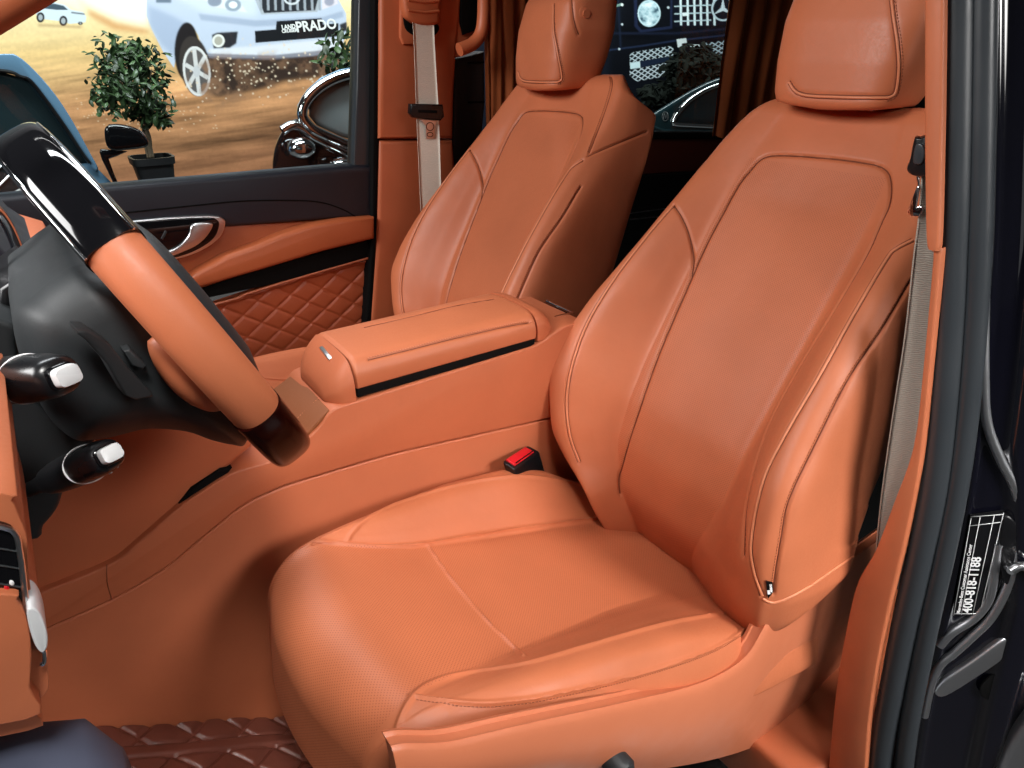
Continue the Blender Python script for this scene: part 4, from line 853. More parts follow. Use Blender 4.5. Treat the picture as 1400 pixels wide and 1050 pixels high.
# ================================================================== showroom round the car
GZ = -1.80
fl_m = plastic('showroom_tile', (.11, .11, .11), .16, .01, 30)
tag(obj('showroom_floor', *box((4, 3, GZ-.03), (30, 30, .06), 0), fl_m, None, 0), kind='structure')
YW = 6.5
def lin(c): c = np.asarray(c, float)/255; return np.where(c <= .04045, c/12.92, ((c+.055)/1.055)**2.4)
class Print:
    """a printed wall panel: the picture is painted into a colour attribute on a fine flat grid"""
    def __init__(s, x0, x1, y0, y1, step, off=(0, 0), k=1.):
        s.x = np.arange(x0, x1+step, step); s.y = np.arange(y0, y1+step, step); s.X, s.Y = np.meshgrid(s.x, s.y); s.off, s.k, s.step = off, k, step
        s.C = np.zeros(s.X.shape+(3,))
        s.zx, s.zy = (s.X-off[0])*k, (s.Y-off[1])*k
    def blur(s, m, r):
        if r <= 0: return m
        r = r/s.step/s.k; n = max(1, int(r*2)); w = np.exp(-np.linspace(-2, 2, 2*n+1)**2); w /= w.sum()
        m = np.apply_along_axis(lambda a: np.convolve(np.pad(a, n, 'edge'), w, 'valid'), 0, m); return np.apply_along_axis(lambda a: np.convolve(np.pad(a, n, 'edge'), w, 'valid'), 1, m)
    def pmask(s, poly, soft=0):
        p = np.asarray(poly, float); h = s.step*s.k; out = np.zeros(s.X.shape); pad_ = 3*h+4*soft
        ix = np.nonzero((s.zx[0] > p[:, 0].min()-pad_) & (s.zx[0] < p[:, 0].max()+pad_))[0]; iy = np.nonzero((s.zy[:, 0] > p[:, 1].min()-pad_) & (s.zy[:, 0] < p[:, 1].max()+pad_))[0]
        if len(ix) < 2 or len(iy) < 2: return out
        sl = (slice(iy[0], iy[-1]+1), slice(ix[0], ix[-1]+1)); gx_, gy_ = s.zx[sl], s.zy[sl]; acc = np.zeros(gx_.shape)
        for dx in (-.33, 0, .33):
            for dy in (-.33, 0, .33):
                X, Y = gx_+dx*h, gy_+dy*h; ins = np.zeros(X.shape, bool)
                for (xa, ya), (xb, yb) in zip(p, np.roll(p, -1, 0)):
                    if ya == yb: continue
                    ins ^= ((ya > Y) != (yb > Y)) & (X < (xb-xa)*(Y-ya)/(yb-ya)+xa)
                acc += ins
        out[sl] = s.blur(acc/9, soft); return out
    def poly(s, p, col, soft=0, a=1., sm=0):
        s.mix(s.pmask(spline(p, sm, True) if sm else p, soft)*a, col)
    def mix(s, m, col): s.C = s.C*(1-m[..., None])+lin(col)*m[..., None]
    def ell(s, cx, cy, rx, ry, col, soft=0, a=1., rot=0, ring=0):
        t = np.linspace(0, 2*math.pi, 48, endpoint=False); c, n = math.cos(rot), math.sin(rot)
        f = lambda k: np.stack([cx+(rx-k)*np.cos(t)*c-(ry-k)*np.sin(t)*n, cy+(rx-k)*np.cos(t)*n+(ry-k)*np.sin(t)*c], 1)
        m = s.pmask(f(0), soft); m = m-s.pmask(f(ring), soft) if ring else m; s.mix(np.clip(m, 0, 1)*a, col)
    def line(s, pts, w, col, soft=0, a=1.):
        q = np.asarray(pts, float)
        for p, r in zip(q[:-1], q[1:]):
            d = r-p; n = A(-d[1], d[0])/(np.linalg.norm(d)+1e-9)*w/2; s.poly([p+n, r+n, r-n, p-n], col, soft, a)
    def noise(s, sx, sy, seed, oct_=3, shear=0):
        r = np.random.default_rng(seed); out = 0
        for o in range(oct_):
            f = 2**o; u = (s.zx+shear*s.zy)/sx*f+50; v = (s.zy-shear*s.zx)/sy*f+50; T_ = r.random((257, 257)); iu, iv = np.floor(u).astype(int), np.floor(v).astype(int); fu, fv = u-iu, v-iv; fu, fv = fu*fu*(3-2*fu), fv*fv*(3-2*fv)
            g_ = lambda a, b: T_[(iv+b) % 257, (iu+a) % 257]
            out = out+((g_(0, 0)*(1-fu)+g_(1, 0)*fu)*(1-fv)+(g_(0, 1)*(1-fu)+g_(1, 1)*fu)*fv-.5)/f
        return out
    def build(s, name, Yw, label, cat):
        P = np.array([atY(a, b, Yw) for a, b in zip(s.X.ravel(), s.Y.ravel())]); n = len(P); ny, nx = s.X.shape
        bk_ = [atY(a, b, Yw)+A(0, .03, 0) for a, b in ((s.x[0], s.y[0]), (s.x[-1], s.y[0]), (s.x[-1], s.y[-1]), (s.x[0], s.y[-1]))]
        V = np.concatenate([P, bk_]); c = [0, nx-1, ny*nx-1, (ny-1)*nx]
        F = grid_faces(ny, nx)+[(n, n+1, n+2, n+3)]+[(c[i], c[(i+1) % 4], n+(i+1) % 4, n+i) for i in range(4)]
        m = mat(name+'_print', (.5, .5, .5), .6); g = N_(m); at = g.n('ShaderNodeAttribute', attribute_name='ink'); g.l(at.outputs['Color'], g.b.inputs['Base Color']); g.b.inputs['Specular IOR Level'].default_value = .1
        o = obj(name, V, F, m, None, 0, None, {'ink': np.concatenate([s.C.reshape(-1, 3), np.zeros((4, 3))])}); tag(o, label, cat); return o
# --- desert picture
K = 1400/520
d = Print(-70, 530, -40, 285, 1.0, (0, 0), K); zx, zy = d.zx, d.zy
t = np.clip((zy+0)/700, 0, 1); tx = np.clip(zx/1350, 0, 1)
c0, c1, c2_, c3_ = lin((252, 236, 186)), lin((238, 200, 138)), lin((206, 150, 104)), lin((150, 102, 72))
g = np.clip(t*1.0+tx*.28*np.clip(t*2, 0, 1), 0, 1)
d.C = np.stack([np.interp(g, [0, .3, .62, 1], [a, b, c_, e]) for a, b, c_, e in zip(c0, c1, c2_, c3_)], -1)
rp = d.noise(330, 34, 1, 4, -.10)+.55*d.noise(160, 14, 2, 3, -.16); rw = np.clip((zy-90)/300, 0, 1)
d.C *= (1+rp*.85*rw)[..., None]; rr2 = np.sin((zy-.12*zx+60*d.noise(400, 200, 4, 2))/16.)*np.clip((zy-240)/260, 0, 1); d.C *= (1+.10*rr2)[..., None]
d.C *= (1+.10*d.noise(9, 9, 9, 2))[..., None]; d.C = np.clip(d.C, .004, .95)
d.poly([(210, -60), (330, 20), (430, 70), (545, 95), (560, -60)], (252, 248, 238), 22, .9)
d.poly([(120, -10), (250, 20), (330, 60), (250, -40)], (246, 240, 230), 14, .6)
d.poly([(320, 30), (430, 85), (545, 110), (545, 125), (420, 110), (330, 60)], (214, 150, 92), 12, .8)
# far small car of the picture
d.poly([(133, 30), (140, 14), (200, 8), (240, 18), (262, 36), (306, 44), (318, 62), (315, 82), (255, 88), (240, 80), (140, 68), (132, 50)], (214, 226, 234), 1)
d.poly([(148, 18), (198, 13), (234, 21), (250, 36), (205, 36), (150, 30)], (70, 86, 98), 1)
for x, y in ((149, 64), (233, 77), (296, 86)): d.ell(x, y, 15 if x < 290 else 9, 19 if x < 290 else 6, (50, 50, 54), 1); d.ell(x, y, 8 if x < 290 else 3, 11 if x < 290 else 3, (170, 178, 184), 1)
d.line([(140, 92), (300, 100)], 8, (150, 108, 70), 6, .6); d.line([(262, 46), (312, 52)], 6, (120, 130, 140), 1)
# off-road car of the picture
d.poly([(690, 170), (1270, 150), (1262, 235), (1190, 285), (1050, 300), (960, 330), (880, 345), (800, 360), (740, 330)], (66, 50, 42), 12)
d.poly([(538, -120), (540, 60), (560, 110), (600, 190), (640, 250), (668, 130), (700, 86), (730, 130), (752, 205), (850, 212), (1000, 214), (1150, 205), (1255, 185), (1276, 120), (1274, 50), (1235, -20), (1220, -120)], (196, 206, 226), 2)
d.poly([(640, -120), (640, -10), (760, 50), (945, 60), (945, -120)], (214, 222, 238), 14, .8); d.poly([(545, 20), (640, 60), (690, 90), (640, 210), (590, 160), (550, 90)], (158, 172, 200), 12, .7)
d.poly([(730, 50), (940, 75), (1190, 62), (1262, 40), (1264, 62), (1190, 84), (940, 98), (740, 74)], (160, 172, 196), 5, .8)
d.poly([(770, 180), (940, 170), (1250, 140), (1262, 170), (1150, 196), (940, 204), (780, 204)], (232, 232, 238), 6, .8); d.poly([(752, 196), (1000, 204), (1255, 178), (1240, 200), (1000, 220), (760, 214)], (120, 116, 126), 4, .8)
d.ell(688, 190, 46, 108, (34, 30, 32), 4); d.poly([(560, -120), (575, 10), (630, 10), (640, -120)], (70, 90, 110), 4, .8)
d.ell(718, 244, 56, 112, (58, 52, 50), 3, 1, -.16); d.ell(724, 262, 50, 92, (206, 204, 204), 2, 1, -.12); d.ell(724, 262, 42, 80, (92, 88, 88), 2, 1, -.12)
for k in range(6):
    a = k*math.pi/3+.3; d.line([(724, 262), (724+44*math.cos(a), 262+84*math.sin(a))], 15, (214, 212, 212), 1.5)
d.ell(724, 262, 13, 22, (200, 200, 204), 1.5); d.ell(724, 262, 50, 92, (226, 224, 224), 1.5, 1, -.12, 7)
d.poly([(925, -120), (935, -10), (962, 54), (1168, 44), (1186, -10), (1186, -120)], (176, 182, 192), 2)
d.poly([(944, -120), (950, -10), (972, 48), (1160, 38), (1172, -10), (1174, -120)], (44, 46, 52), 2)
for x in range(955, 1180, 27): d.line([(x, -100), (x+6, 38)], 9, (160, 166, 176), 1.5)
d.ell(1074, -6, 30, 24, (216, 220, 226), 1.5, 1, 0, 7); d.line([(1052, -10), (1096, -10)], 6, (216, 220, 226), 1)
d.poly([(735, -60), (748, -4), (790, 26), (910, 46), (880, 0), (850, -60)], (228, 234, 240), 2); d.ell(858, 18, 30, 24, (150, 164, 180), 3); d.ell(858, 18, 16, 13, (235, 240, 244), 2); d.ell(790, 4, 26, 20, (140, 150, 168), 3)
d.poly([(1182, -60), (1186, 36), (1244, 14), (1230, -60)], (226, 216, 226), 2); d.ell(1212, 6, 18, 16, (160, 160, 178), 3)
d.poly([(938, 114), (1015, 108), (1018, 78), (1184, 67), (1190, 90), (1246, 85), (1246, 134), (940, 158)], (26, 28, 32), 1.5)
d.poly([(780, 128), (800, 120), (876, 116), (870, 160), (846, 176), (786, 178)], (44, 44, 50), 3); d.ell(804, 150, 23, 24, (232, 232, 228), 1.5); d.ell(804, 150, 15, 16, (176, 172, 160), 2)
d.poly([(1250, 90), (1276, 80), (1278, 112), (1256, 122)], (50, 50, 56), 3)
dn = np.clip(d.noise(40, 40, 21, 4)*2.2+.25, 0, 1)*d.pmask([(690, 240), (790, 212), (1262, 196), (1290, 300), (1150, 330), (950, 340), (820, 400), (700, 370)], 26); d.mix(dn*.75, (150, 112, 86))
d.mix(d.pmask([(800, 240), (1000, 230), (1180, 240), (1100, 290), (900, 330), (810, 320)], 24)*.45, (36, 28, 26))
rs = np.random.default_rng(4)
for k in range(170):
    x, y = rs.normal(960, 170), rs.normal(250, 60); r = rs.uniform(1.6, 4.2); 
    if 640 < x < 1330 and 140 < y < 420: d.ell(x, y, r, r, (236, 214, 188), 1, .8)
for k in range(60):
    x, y = rs.uniform(280, 800), rs.normal(430, 30); d.ell(x, y, 3, 2, (246, 224, 190), 1, .6)
mur = d.build('wall_mural', YW, 'printed desert wall mural with a silver off-road car throwing up sand', 'mural')
lx = lambda zx_, zy_: atY(zx_/K, zy_/K, YW-.004)
obj('lettering', *text_geo('PRADO', .112, lx(1092, 118), lx(1182, 108)-lx(1086, 117), A(0, 0, 1), .001, bold=.003), M['white'], mur, 0)
obj('lettering', *text_geo('LAND', .046, lx(1038, 108), lx(1182, 100)-lx(1086, 108), A(0, 0, 1), .001, bold=.002), M['white'], mur, 0)
obj('lettering', *text_geo('CRUISER', .036, lx(1038, 121), lx(1182, 100)-lx(1086, 108), A(0, 0, 1), .001, bold=.0015), M['white'], mur, 0)
# --- dark picture seen through the rear window
KB = 5.25
b = Print(630, 1085, -30, 196, .8, (820, 0), KB); b.C[:] = lin((9, 11, 18)); b.C *= (1+.7*b.noise(300, 120, 3, 3))[..., None]; b.C = np.clip(b.C, .001, 1)
b.poly([(-900, -200), (-900, 1100), (100, 1100), (60, 300), (150, 150), (140, -200)], (16, 20, 30), 30)
b.poly([(240, -200), (250, 190), (290, 235), (520, 205), (525, -200)], (30, 37, 62), 5); b.poly([(262, -200), (272, 180), (300, 214), (505, 188), (508, -200)], (11, 13, 20), 4)
b.ell(354, 96, 82, 96, (176, 204, 212), 3); nz = b.noise(40, 34, 8, 3); b.mix(b.pmask(np.stack([354+72*np.cos(np.linspace(0, 6.28, 40)), 96+86*np.sin(np.linspace(0, 6.28, 40))], 1), 3)*np.clip(nz*2.4, 0, 1), (70, 96, 110)); b.mix(b.pmask(np.stack([354+72*np.cos(np.linspace(0, 6.28, 40)), 96+86*np.sin(np.linspace(0, 6.28, 40))], 1), 3)*np.clip(-nz*2, 0, 1), (236, 246, 248)); b.ell(354, 96, 82, 96, (206, 228, 234), 2, .9, 0, 9)
b.poly([(530, -200), (530, 195), (930, 175), (930, -200)], (14, 18, 30), 4)
for x in (582, 632, 680, 726, 772, 822): b.line([(x-6, -200), (x+2, 182)], 15, (226, 240, 242), 1.5)
for y in (42, 96, 150): b.line([(535, y+4), (800, y-6)], 8, (190, 208, 214), 1.5)
b.poly([(592, 92), (640, 88), (640, 112), (594, 116)], (240, 248, 248), 2)
b.ell(884, 62, 84, 90, (196, 212, 220), 2, 1, 0, 13); b.ell(884, 62, 70, 76, (14, 22, 32), 2)
for a in (-math.pi/2, math.pi/6, 5*math.pi/6):
    u, v = math.cos(a), math.sin(a); b.poly([(884-v*15, 62+u*15), (884+u*76, 62+v*82), (884+v*15, 62-u*15)], (214, 226, 232), 1.5)
b.line([(60, 360), (300, 330), (540, 292), (930, 250)], 10, (34, 44, 68), 6); b.line([(60, 240), (540, 240), (930, 205)], 14, (24, 30, 48), 8); b.line([(130, -50), (150, 340)], 10, (26, 34, 52), 8)
def mesh_(p, sx, col):
    m = b.pmask(p, 1); u, v = b.zx+.18*b.zy*0, b.zy+.17*b.zx; a1, a2 = ((u+1.35*v)/sx) % 1, ((u-1.35*v)/sx) % 1
    h = np.maximum(np.clip(1-abs(a1-.5)/.17, 0, 1), np.clip(1-abs(a2-.5)/.17, 0, 1)); b.mix(m, (8, 9, 14)); b.mix(m*np.clip(h*1.6, 0, 1), col)
mesh_([(216, 392), (240, 376), (500, 332), (528, 340), (526, 398), (216, 450)], 46, (196, 208, 214)); mesh_([(214, 506), (525, 440), (520, 490), (440, 552), (264, 584), (214, 540)], 46, (204, 214, 220)); mesh_([(740, 312), (905, 290), (905, 450), (850, 420), (800, 345)], 46, (186, 200, 208))
b.poly([(216, 452), (288, 440), (292, 486), (220, 496)], (206, 226, 230), 2); b.poly([(292, 440), (528, 400), (526, 432), (292, 484)], (24, 34, 52), 3)
b.poly([(552, 282), (620, 274), (626, 306), (590, 312), (588, 338), (560, 340)], (216, 222, 222), 3); b.poly([(648, 318), (716, 320), (716, 336), (650, 336)], (220, 226, 224), 3)
for x, y, r in ((492, 54, 9), (160, 175, 8), (140, 352, 8)): b.ell(x, y, r, r, (190, 200, 206), 2)
b.line([(90, 50), (160, 30)], 16, (120, 150, 140), 4); b.ell(160, 34, 10, 10, (235, 240, 236), 2)
b.build('wall_picture', 7.2, 'dark printed wall picture of a black car front with star grille', 'wall picture')
tag(obj('showroom_wall', *box((6, 7.45, .6), (22, .2, 4.6), 0), mat('wall_paint', (.20, .20, .21), .8), None, 0), 'plain showroom wall behind the printed pictures', 'wall')
# ================================================================== plants
def leaf_cloud(n, pts, L, seed):
    r = np.random.default_rng(seed); V, F = [], []
    for i in range(n):
        c = pts(r); az = r.uniform(0, 2*math.pi); dr = r.uniform(-1.2, .3); d_ = A(math.cos(az)*math.cos(dr), math.sin(az)*math.cos(dr), math.sin(dr)); s_ = np.cross(d_, A(r.normal()*.3, r.normal()*.3, 1)); s_ /= np.linalg.norm(s_); up = np.cross(s_, d_); l = L*r.uniform(.7, 1.25); w_ = l*.26; k = len(V)
        V += [c, c+d_*l*.35+s_*w_-up*.1*l, c+d_*l*.35+up*.06*l, c+d_*l*.35-s_*w_-up*.1*l, c+d_*l*.75+s_*w_*.7-up*.16*l, c+d_*l*.75-up*.03*l, c+d_*l*.75-s_*w_*.7-up*.16*l, c+d_*l-up*.16*l]
        F += [(k, k+1, k+2), (k, k+2, k+3), (k+1, k+4, k+5, k+2), (k+2, k+5, k+6, k+3), (k+4, k+7, k+5), (k+5, k+7, k+6)]
    return np.array(V), F
leafm = mat('dark_leaf', (.022, .045, .018), .38); g_ = N_(leafm); oi = g_.n('ShaderNodeNewGeometry'); hv = g_.n('ShaderNodeHueSaturation'); hv.inputs['Color'].default_value = (.026, .050, .018, 1); mr_ = g_.n('ShaderNodeMapRange', i_3=.35, i_4=2.2); g_.l(oi.outputs['Random Per Island'], mr_.inputs[0]); g_.l(mr_.outputs[0], hv.inputs['Value']); g_.l(hv.outputs[0], g_.b.inputs['Base Color'])
bark = plastic('bark', (.16, .115, .075), .8, .4, 60); potm = plastic('pot_black', (.012, .012, .013), .45, .1, 80)
def plant(px, pytop, pycrown, pybase, pypot, Y, wpx, label, seed, n=900):
    base = atY(px, pybase, Y); sc = np.linalg.norm(atY(px+100, pybase, Y)-atY(px, pybase, Y))/100
    tp_ = atY(px, pytop, Y); cr_ = atY(px, pycrown, Y); root = empty('potted_plant', (base[0], Y, atY(px, pypot+1, Y)[2]), label, 'potted plant', 'potted trees')
    r = np.random.default_rng(seed); cx = base[0]; zc = (tp_[2]+cr_[2])/2; hz = (tp_[2]-cr_[2])/2; rx = wpx*sc/2
    cl = [(r.normal(0, .42)*rx, r.normal(0, .42)*rx, r.uniform(-.9, .85)*hz, r.uniform(.28, .5)*rx) for _ in range(26)]
    cl = [(x*(1-.55*max(0, -z/hz)), y*(1-.55*max(0, -z/hz)), z, q*(1-.4*max(0, -z/hz))) for x, y, z, q in cl]
    def pts(r):
        x, y, z, q = cl[r.integers(len(cl))]; v = r.normal(size=3); v *= q*r.uniform(.3, 1)**.5/np.linalg.norm(v); return A(cx+x, Y+y, zc+z)+v
    crown = obj('crown', *leaf_cloud(n, pts, 13*sc, seed), leafm, root, 0)
    st_ = []
    for k in range(7):
        a = r.uniform(0, 6.28); e = A(cx+math.cos(a)*rx*.5, Y+math.sin(a)*rx*.5, zc+r.uniform(-.3, .6)*hz); m_ = A(cx+math.cos(a)*rx*.06, Y, cr_[2]-.0*hz)
        st_.append(tube(spline([base+A(r.normal()*2*sc, 0, 0), (base+m_)/2+A(r.normal()*2*sc, 0, 0), m_, (m_+e)/2+A(0, 0, .1*hz), e], 6), np.linspace(1.9, .6, 25)*sc, 7))
    for q in st_: obj('stem', *q, bark, root, 0)
    pb = atY(px, pypot, Y); wb, wt = wpx*.155*sc, wpx*.205*sc; h = base[2]-pb[2]
    sq = lambda z, w_: sring(A(cx, Y, z), A(1, 0, 0), A(0, 1, 0), w_, w_, 5, 40)
    obj('pot', *loft([sq(pb[2], wb), sq(pb[2]+h*.86, wt*.97), sq(pb[2]+h*.87, wt*1.06), sq(base[2]+.01, wt*1.08), sq(base[2]+.01, wt*.96), sq(base[2]-.03, wt*.9)]), potm, root, 50)
    return root
plant(207, 52, 165, 216, 268, 4.2, 128, 'potted tree with a bushy dark crown in front of the desert mural', 11, 1250)
plant(500, 40, 110, 200, 300, 5.2, 80, 'second potted tree mostly hidden behind the window frame', 12, 500)
# ================================================================== showroom cars
M['blue_paint'] = plastic('pale_blue_paint', (.11, .21, .32), .12, .004, 10); M['dark_glass'] = plastic('dark_car_glass', (.012, .022, .026), .04, .002, 10); M['teal_paint'] = plastic('dark_teal_paint', (.014, .034, .040), .08, .004, 10)
Yc = 3.1
car = empty('parked_car', atY(20, 300, Yc)+A(0, .8, -.9), 'pale blue parked car with dark windscreen and black wing mirror outside the passenger window', 'car', 'cars in the showroom')
zpt = lambda x, y: (x/K, y/K)
rib_o = [zpt(*p) for p in [(-300, 190), (0, 198), (60, 203), (130, 262), (205, 350), (270, 450), (330, 560), (362, 620), (345, 624), (300, 560), (240, 470), (170, 372), (112, 300), (75, 285), (0, 262), (-300, 258)]]
obj('roof_rail', *prismR([tuple(p) for p in spline(rib_o, 3, True)], Yc, .35, .02), M['blue_paint'], car)
gls = [zpt(*p) for p in [(-300, 258), (0, 262), (75, 284), (112, 300), (170, 372), (240, 470), (300, 562), (332, 600), (250, 612), (100, 720), (-300, 760)]]
obj('windscreen', *prismR(gls, Yc+.02, .35, .015), M['dark_glass'], car)
hdp = [zpt(*p) for p in [(120, 720), (250, 604), (330, 596), (362, 622), (400, 660), (440, 700), (430, 900), (100, 900)]]
obj('bonnet', *prismR(hdp, Yc+.01, .35, .03), M['blue_paint'], car)
obj('window_trim', *tube([atY(*zpt(*p), Yc-.002) for p in spline([(-300, 256), (0, 260), (75, 282), (112, 298), (170, 370), (240, 468), (300, 560), (330, 600)], 6)], .006, 8), M['black2'], car)
for p, q in (((-20, 700), (60, 620)), ((10, 730), (110, 680)), ((-30, 640), (30, 590))): obj('wiper_line', *tube([atY(*zpt(*p), Yc+.018), atY(*zpt(*q), Yc+.018)], .004, 6), M['satin'], car)
mc = [zpt(*p) for p in [(384, 480), (400, 460), (440, 458), (490, 470), (525, 490), (545, 520), (543, 538), (520, 546), (470, 552), (420, 555), (392, 535)]]
mr_o = obj('wing_mirror', *prismR([tuple(p) for p in spline(mc, 4, True)], Yc-.30, .35, .05, 0, 6), M['gloss'], car)
obj('mirror_trim', *tube([atY(*zpt(*p), Yc-.285) for p in spline([(400, 462), (440, 461), (490, 472), (525, 492), (544, 522)], 6)], .004, 8), M['chrome'], mr_o)
obj('mirror_foot', *prismR([zpt(*p) for p in [(370, 548), (420, 552), (470, 556), (430, 574), (400, 584), (420, 640), (446, 700), (424, 690), (396, 630), (376, 590), (366, 560)]], Yc-.20, .35, .015), M['gloss'], car)
Yd = 3.0
car2 = empty('parked_car', atY(470, 230, Yd)+A(.3, .8, -.9), 'blue parked car with chrome window arch standing beyond the passenger door', 'car', 'cars in the showroom')
arch = [(1500, 250), (1400, 262), (1318, 268), (1260, 280), (1210, 300), (1165, 330), (1128, 370), (1112, 410), (1118, 440), (1150, 475), (1200, 500), (1260, 525), (1310, 545), (1420, 580), (1500, 600)]
obj('chrome_arch', *tube([atY(*zpt(*p), Yd) for p in spline(arch, 6)], .022, 14), M['chrome'], car2)
obj('side_window', *prismR([zpt(*p) for p in [(1500, 262), (1318, 280), (1215, 312), (1170, 345), (1136, 395), (1135, 425), (1165, 462), (1260, 505), (1320, 520), (1500, 560)]], Yd+.01, .35, .02), plastic('reflection_pale_glass', (.22, .25, .26), .10, .004, 8), car2)  # glass colour lightened in place of the bright reflection in this window
obj('roof', *prismR([zpt(*p) for p in [(1500, 240), (1318, 256), (1250, 272), (1190, 300), (1140, 345), (1104, 400), (1092, 390), (1130, 330), (1180, 285), (1250, 255), (1318, 244), (1500, 225)]], Yd+.01, .35, .01), M['blue_paint'], car2)
obj('front_wing', *prismR([zpt(*p) for p in spline([(1080, 440), (1108, 442), (1150, 480), (1260, 530), (1330, 560), (1500, 610), (1500, 900), (1000, 900), (1000, 640), (1010, 540), (1040, 480)], 3, True)], Yd+.03, .35, .03), M['gloss'], car2)
obj('wing_strip', *tube([atY(*zpt(*p), Yd+.01) for p in spline([(1040, 482), (1075, 462), (1110, 470), (1150, 500), (1220, 535), (1320, 580), (1500, 640)], 6)], .020, 14), M['chrome'], car2)
obj('door_mirror', *ball(atY(*zpt(1110, 546), Yd-.05), (.06, .05, .045)), M['chrome'], car2)
obj('door_mirror', *ball(atY(*zpt(1250, 596), Yd-.03), (.05, .05, .02)), M['chrome'], car2)
Ye = 4.6
car3 = empty('parked_car', atY(960, 170, Ye)+A(.5, .8, -1.2), 'dark teal saloon with chrome window frame seen through the rear window', 'car', 'cars in the showroom')
zr = lambda x, y: (820+x/KB, y/KB)
bp = [zr(*p) for p in [(150, 905), (370, 818), (470, 755), (560, 700), (660, 640), (760, 590), (830, 562), (900, 540), (1100, 500), (1500, 480), (2000, 600), (2000, 1500), (150, 1500)]]
obj('body', *prismR(bp, Ye, .8, .05, 0, 5), M['teal_paint'], car3)
wf = [(524, 880), (545, 835), (590, 775), (650, 715), (720, 668), (790, 632), (880, 604), (1100, 570), (1400, 570), (1500, 900), (810, 908), (540, 892)]
obj('window', *prismR([zr(*p) for p in wf], Ye-.01, .8, .004), M['dark_glass'], car3)
obj('window_frame', *tube([atY(*zr(*p), Ye-.012) for p in [(1500, 900), (810, 908), (560, 895)]+list(spline([(540, 892), (526, 880), (545, 835), (590, 775), (650, 715), (720, 668), (790, 632), (880, 604), (1100, 570)], 6))], .020, 10), M['chrome'], car3)
obj('shoulder_line', *tube([atY(*zr(*p), Ye-.004) for p in [(150, 900), (370, 905), (460, 938), (900, 940)]], .012, 8), M['teal_paint'], car3)
em = obj('emblem', *tube([atY(*zr(470+22*math.cos(t), 835+32*math.sin(t)), Ye-.01) for t in np.linspace(0, 2*math.pi, 30)], .004, 6), M['satin'], car3)
for p, q in (((456, 856), (466, 812)), ((466, 812), (474, 850)), ((474, 850), (484, 812)), ((484, 812), (488, 850))): obj('emblem_stroke', *tube([atY(*zr(*p), Ye-.012), atY(*zr(*q), Ye-.012)], .004, 6), M['satin'], em)
r_ = np.random.default_rng(3)
bpl = empty('shrub', atY(930, 150, 5.6)+A(0, 0, -1.6), 'dark leafy shrub standing between the wall picture and the dark saloon', 'shrub')
pc = [(560, 470, 60), (640, 420, 70), (720, 400, 70), (800, 440, 70), (860, 520, 60), (700, 500, 110), (420, 690, 60), (370, 660, 50), (500, 640, 70), (600, 580, 90)]
def pts(r): 
    x, y, q = pc[r.integers(len(pc))]; v = r.normal(size=2)*q*.55; return atY(*zr(x+v[0], y+v[1]), 5.6+r.normal()*.1)
obj('crown', *leaf_cloud(1500, pts, .11, 8), mat('black_leaf', (.006, .008, .006), .9, 0, Specular_IOR_Level=.1), bpl, 0)
obj('stem', *tube([atY(*zr(680, 560), 5.6), atY(*zr(690, 900), 5.6), atY(*zr(690, 1500), 5.6)], .02, 8), bark, bpl, 0)
WORLD = .03; EXPO = -.34
LAMPS = [('showroom_light', (1.45, -2.0, .78), (1.05, .45, -1.0), 1.2, .8, 12.5, (1, .98, .96), 44),
         ('ceiling_light', (2.2, -2.8, 2.7), (2.2, -2.75, 0), 4, 3.4, 36, (1, .99, .97)),
         ('reflection_fill_light', (-3.2, -4.2, .2), (1.0, .6, -.3), 2.6, 2.4, 10, (.97, .99, 1)),  # added panel for reflections in frame ridges and wheel; no window stands there
         ('wheel_fill_light', (-.1, -.75, 1.9), (.15, .62, -.35), .6, .6, 7, (1, .98, .95), 46),  # added to brighten the steering wheel, not a known lamp
         ('windscreen_light', (-2.0, 1.2, 1.2), (.9, 1.0, -.35), 1.7, 1.0, 132, (1, .99, .98)),
         ('mural_light', (1.5, 4.6, 2.9), (1.6, 6.5, .2), 5.0, .6, 245, (1, .99, .97)),
         ('car_fill_light', (.6, 2.4, 2.2), (.6, 3.6, -.2), 2.4, .5, 220, (.93, .97, 1)),  # added fill to brighten the parked cars from the front
         ('rear_hall_light', (6.8, 4.6, 2.9), (7.0, 7.0, .3), 4.0, .6, 350, (.92, .97, 1))]
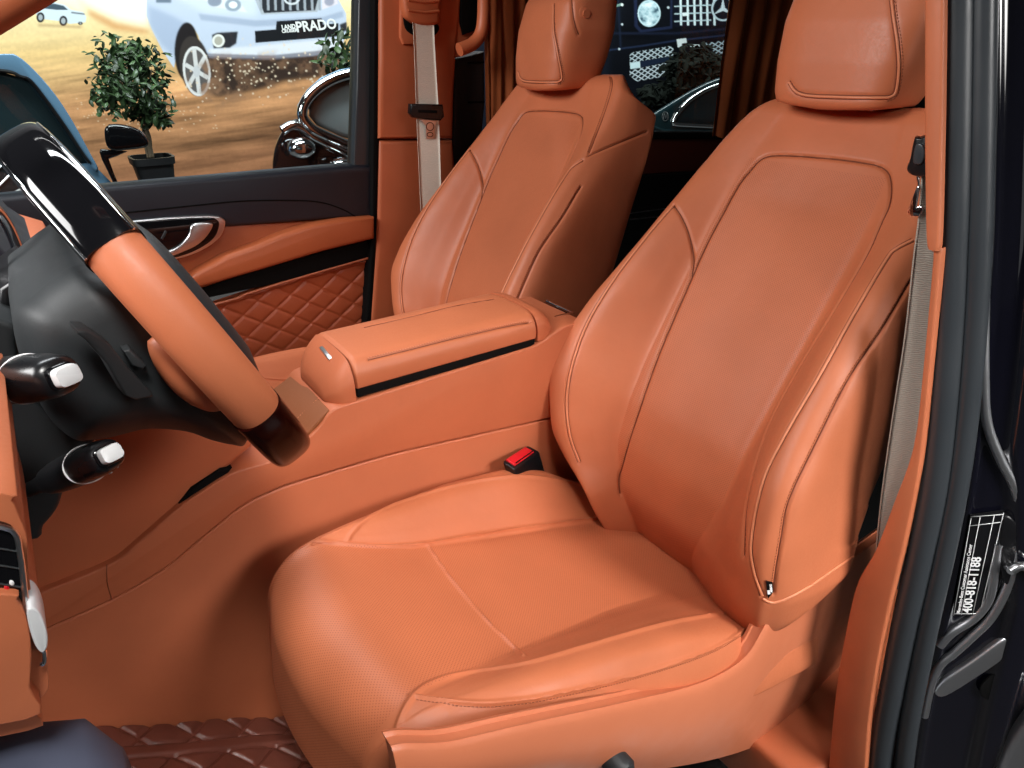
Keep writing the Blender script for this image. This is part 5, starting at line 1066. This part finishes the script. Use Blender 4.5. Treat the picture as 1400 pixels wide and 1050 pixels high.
BULBS = [((x, y, 2.6), 5, .045) for x in (-1.6, -.4, .8) for y in (-2.6, -1.4)]
# ================================================================== camera, light, render set-up
cam = bpy.data.cameras.new('camera'); co = bpy.data.objects.new('camera', cam); COL.objects.link(co)
cam.sensor_width = 36; cam.lens = FPX/1400*36; cam.clip_start = .02; cam.clip_end = 200
mw = Matrix(((_R[0], _U[0], -_F[0], 0), (_R[1], _U[1], -_F[1], 0), (_R[2], _U[2], -_F[2], EYE), (0, 0, 0, 1))); co.matrix_world = mw
SC.camera = co
w = bpy.data.worlds.new('World'); SC.world = w; w.use_nodes = True
w.node_tree.nodes['Background'].inputs[0].default_value = (.92, .96, 1, 1); w.node_tree.nodes['Background'].inputs[1].default_value = WORLD
def area(name, loc, tgt, sx, sy, power, col=(1, 1, 1), spread=180):
    l = bpy.data.lights.new(name, 'AREA'); l.shape = 'RECTANGLE'; l.size = sx; l.size_y = sy; l.energy = power; l.color = col; l.spread = R(spread)
    o = bpy.data.objects.new(name, l); COL.objects.link(o); o.location = (loc[0], loc[1], loc[2]+EYE)
    d = Vector(tgt)-Vector(loc); o.rotation_euler = d.to_track_quat('-Z', 'Y').to_euler(); return o
def bulb(loc, power, r=.03, col=(1, .97, .92)):
    l = bpy.data.lights.new('showroom_spot', 'POINT'); l.energy = power; l.shadow_soft_size = r; l.color = col
    o = bpy.data.objects.new('showroom_spot', l); COL.objects.link(o); o.location = (loc[0], loc[1], loc[2]+EYE)
for a_ in LAMPS: area(*a_)
for b_ in BULBS: bulb(*b_)
SC.view_settings.view_transform = 'Standard'; SC.view_settings.look = 'None'; SC.view_settings.exposure = EXPO; SC.view_settings.gamma = 1
SC.view_settings.use_curve_mapping = False
SC.render.engine = 'CYCLES'; SC.cycles.use_denoising = True; SC.cycles.max_bounces = 10; SC.cycles.diffuse_bounces = 5; SC.cycles.transparent_max_bounces = 12
SC.cycles.sample_clamp_indirect = 6; SC.cycles.caustics_reflective = False; SC.cycles.caustics_refractive = False
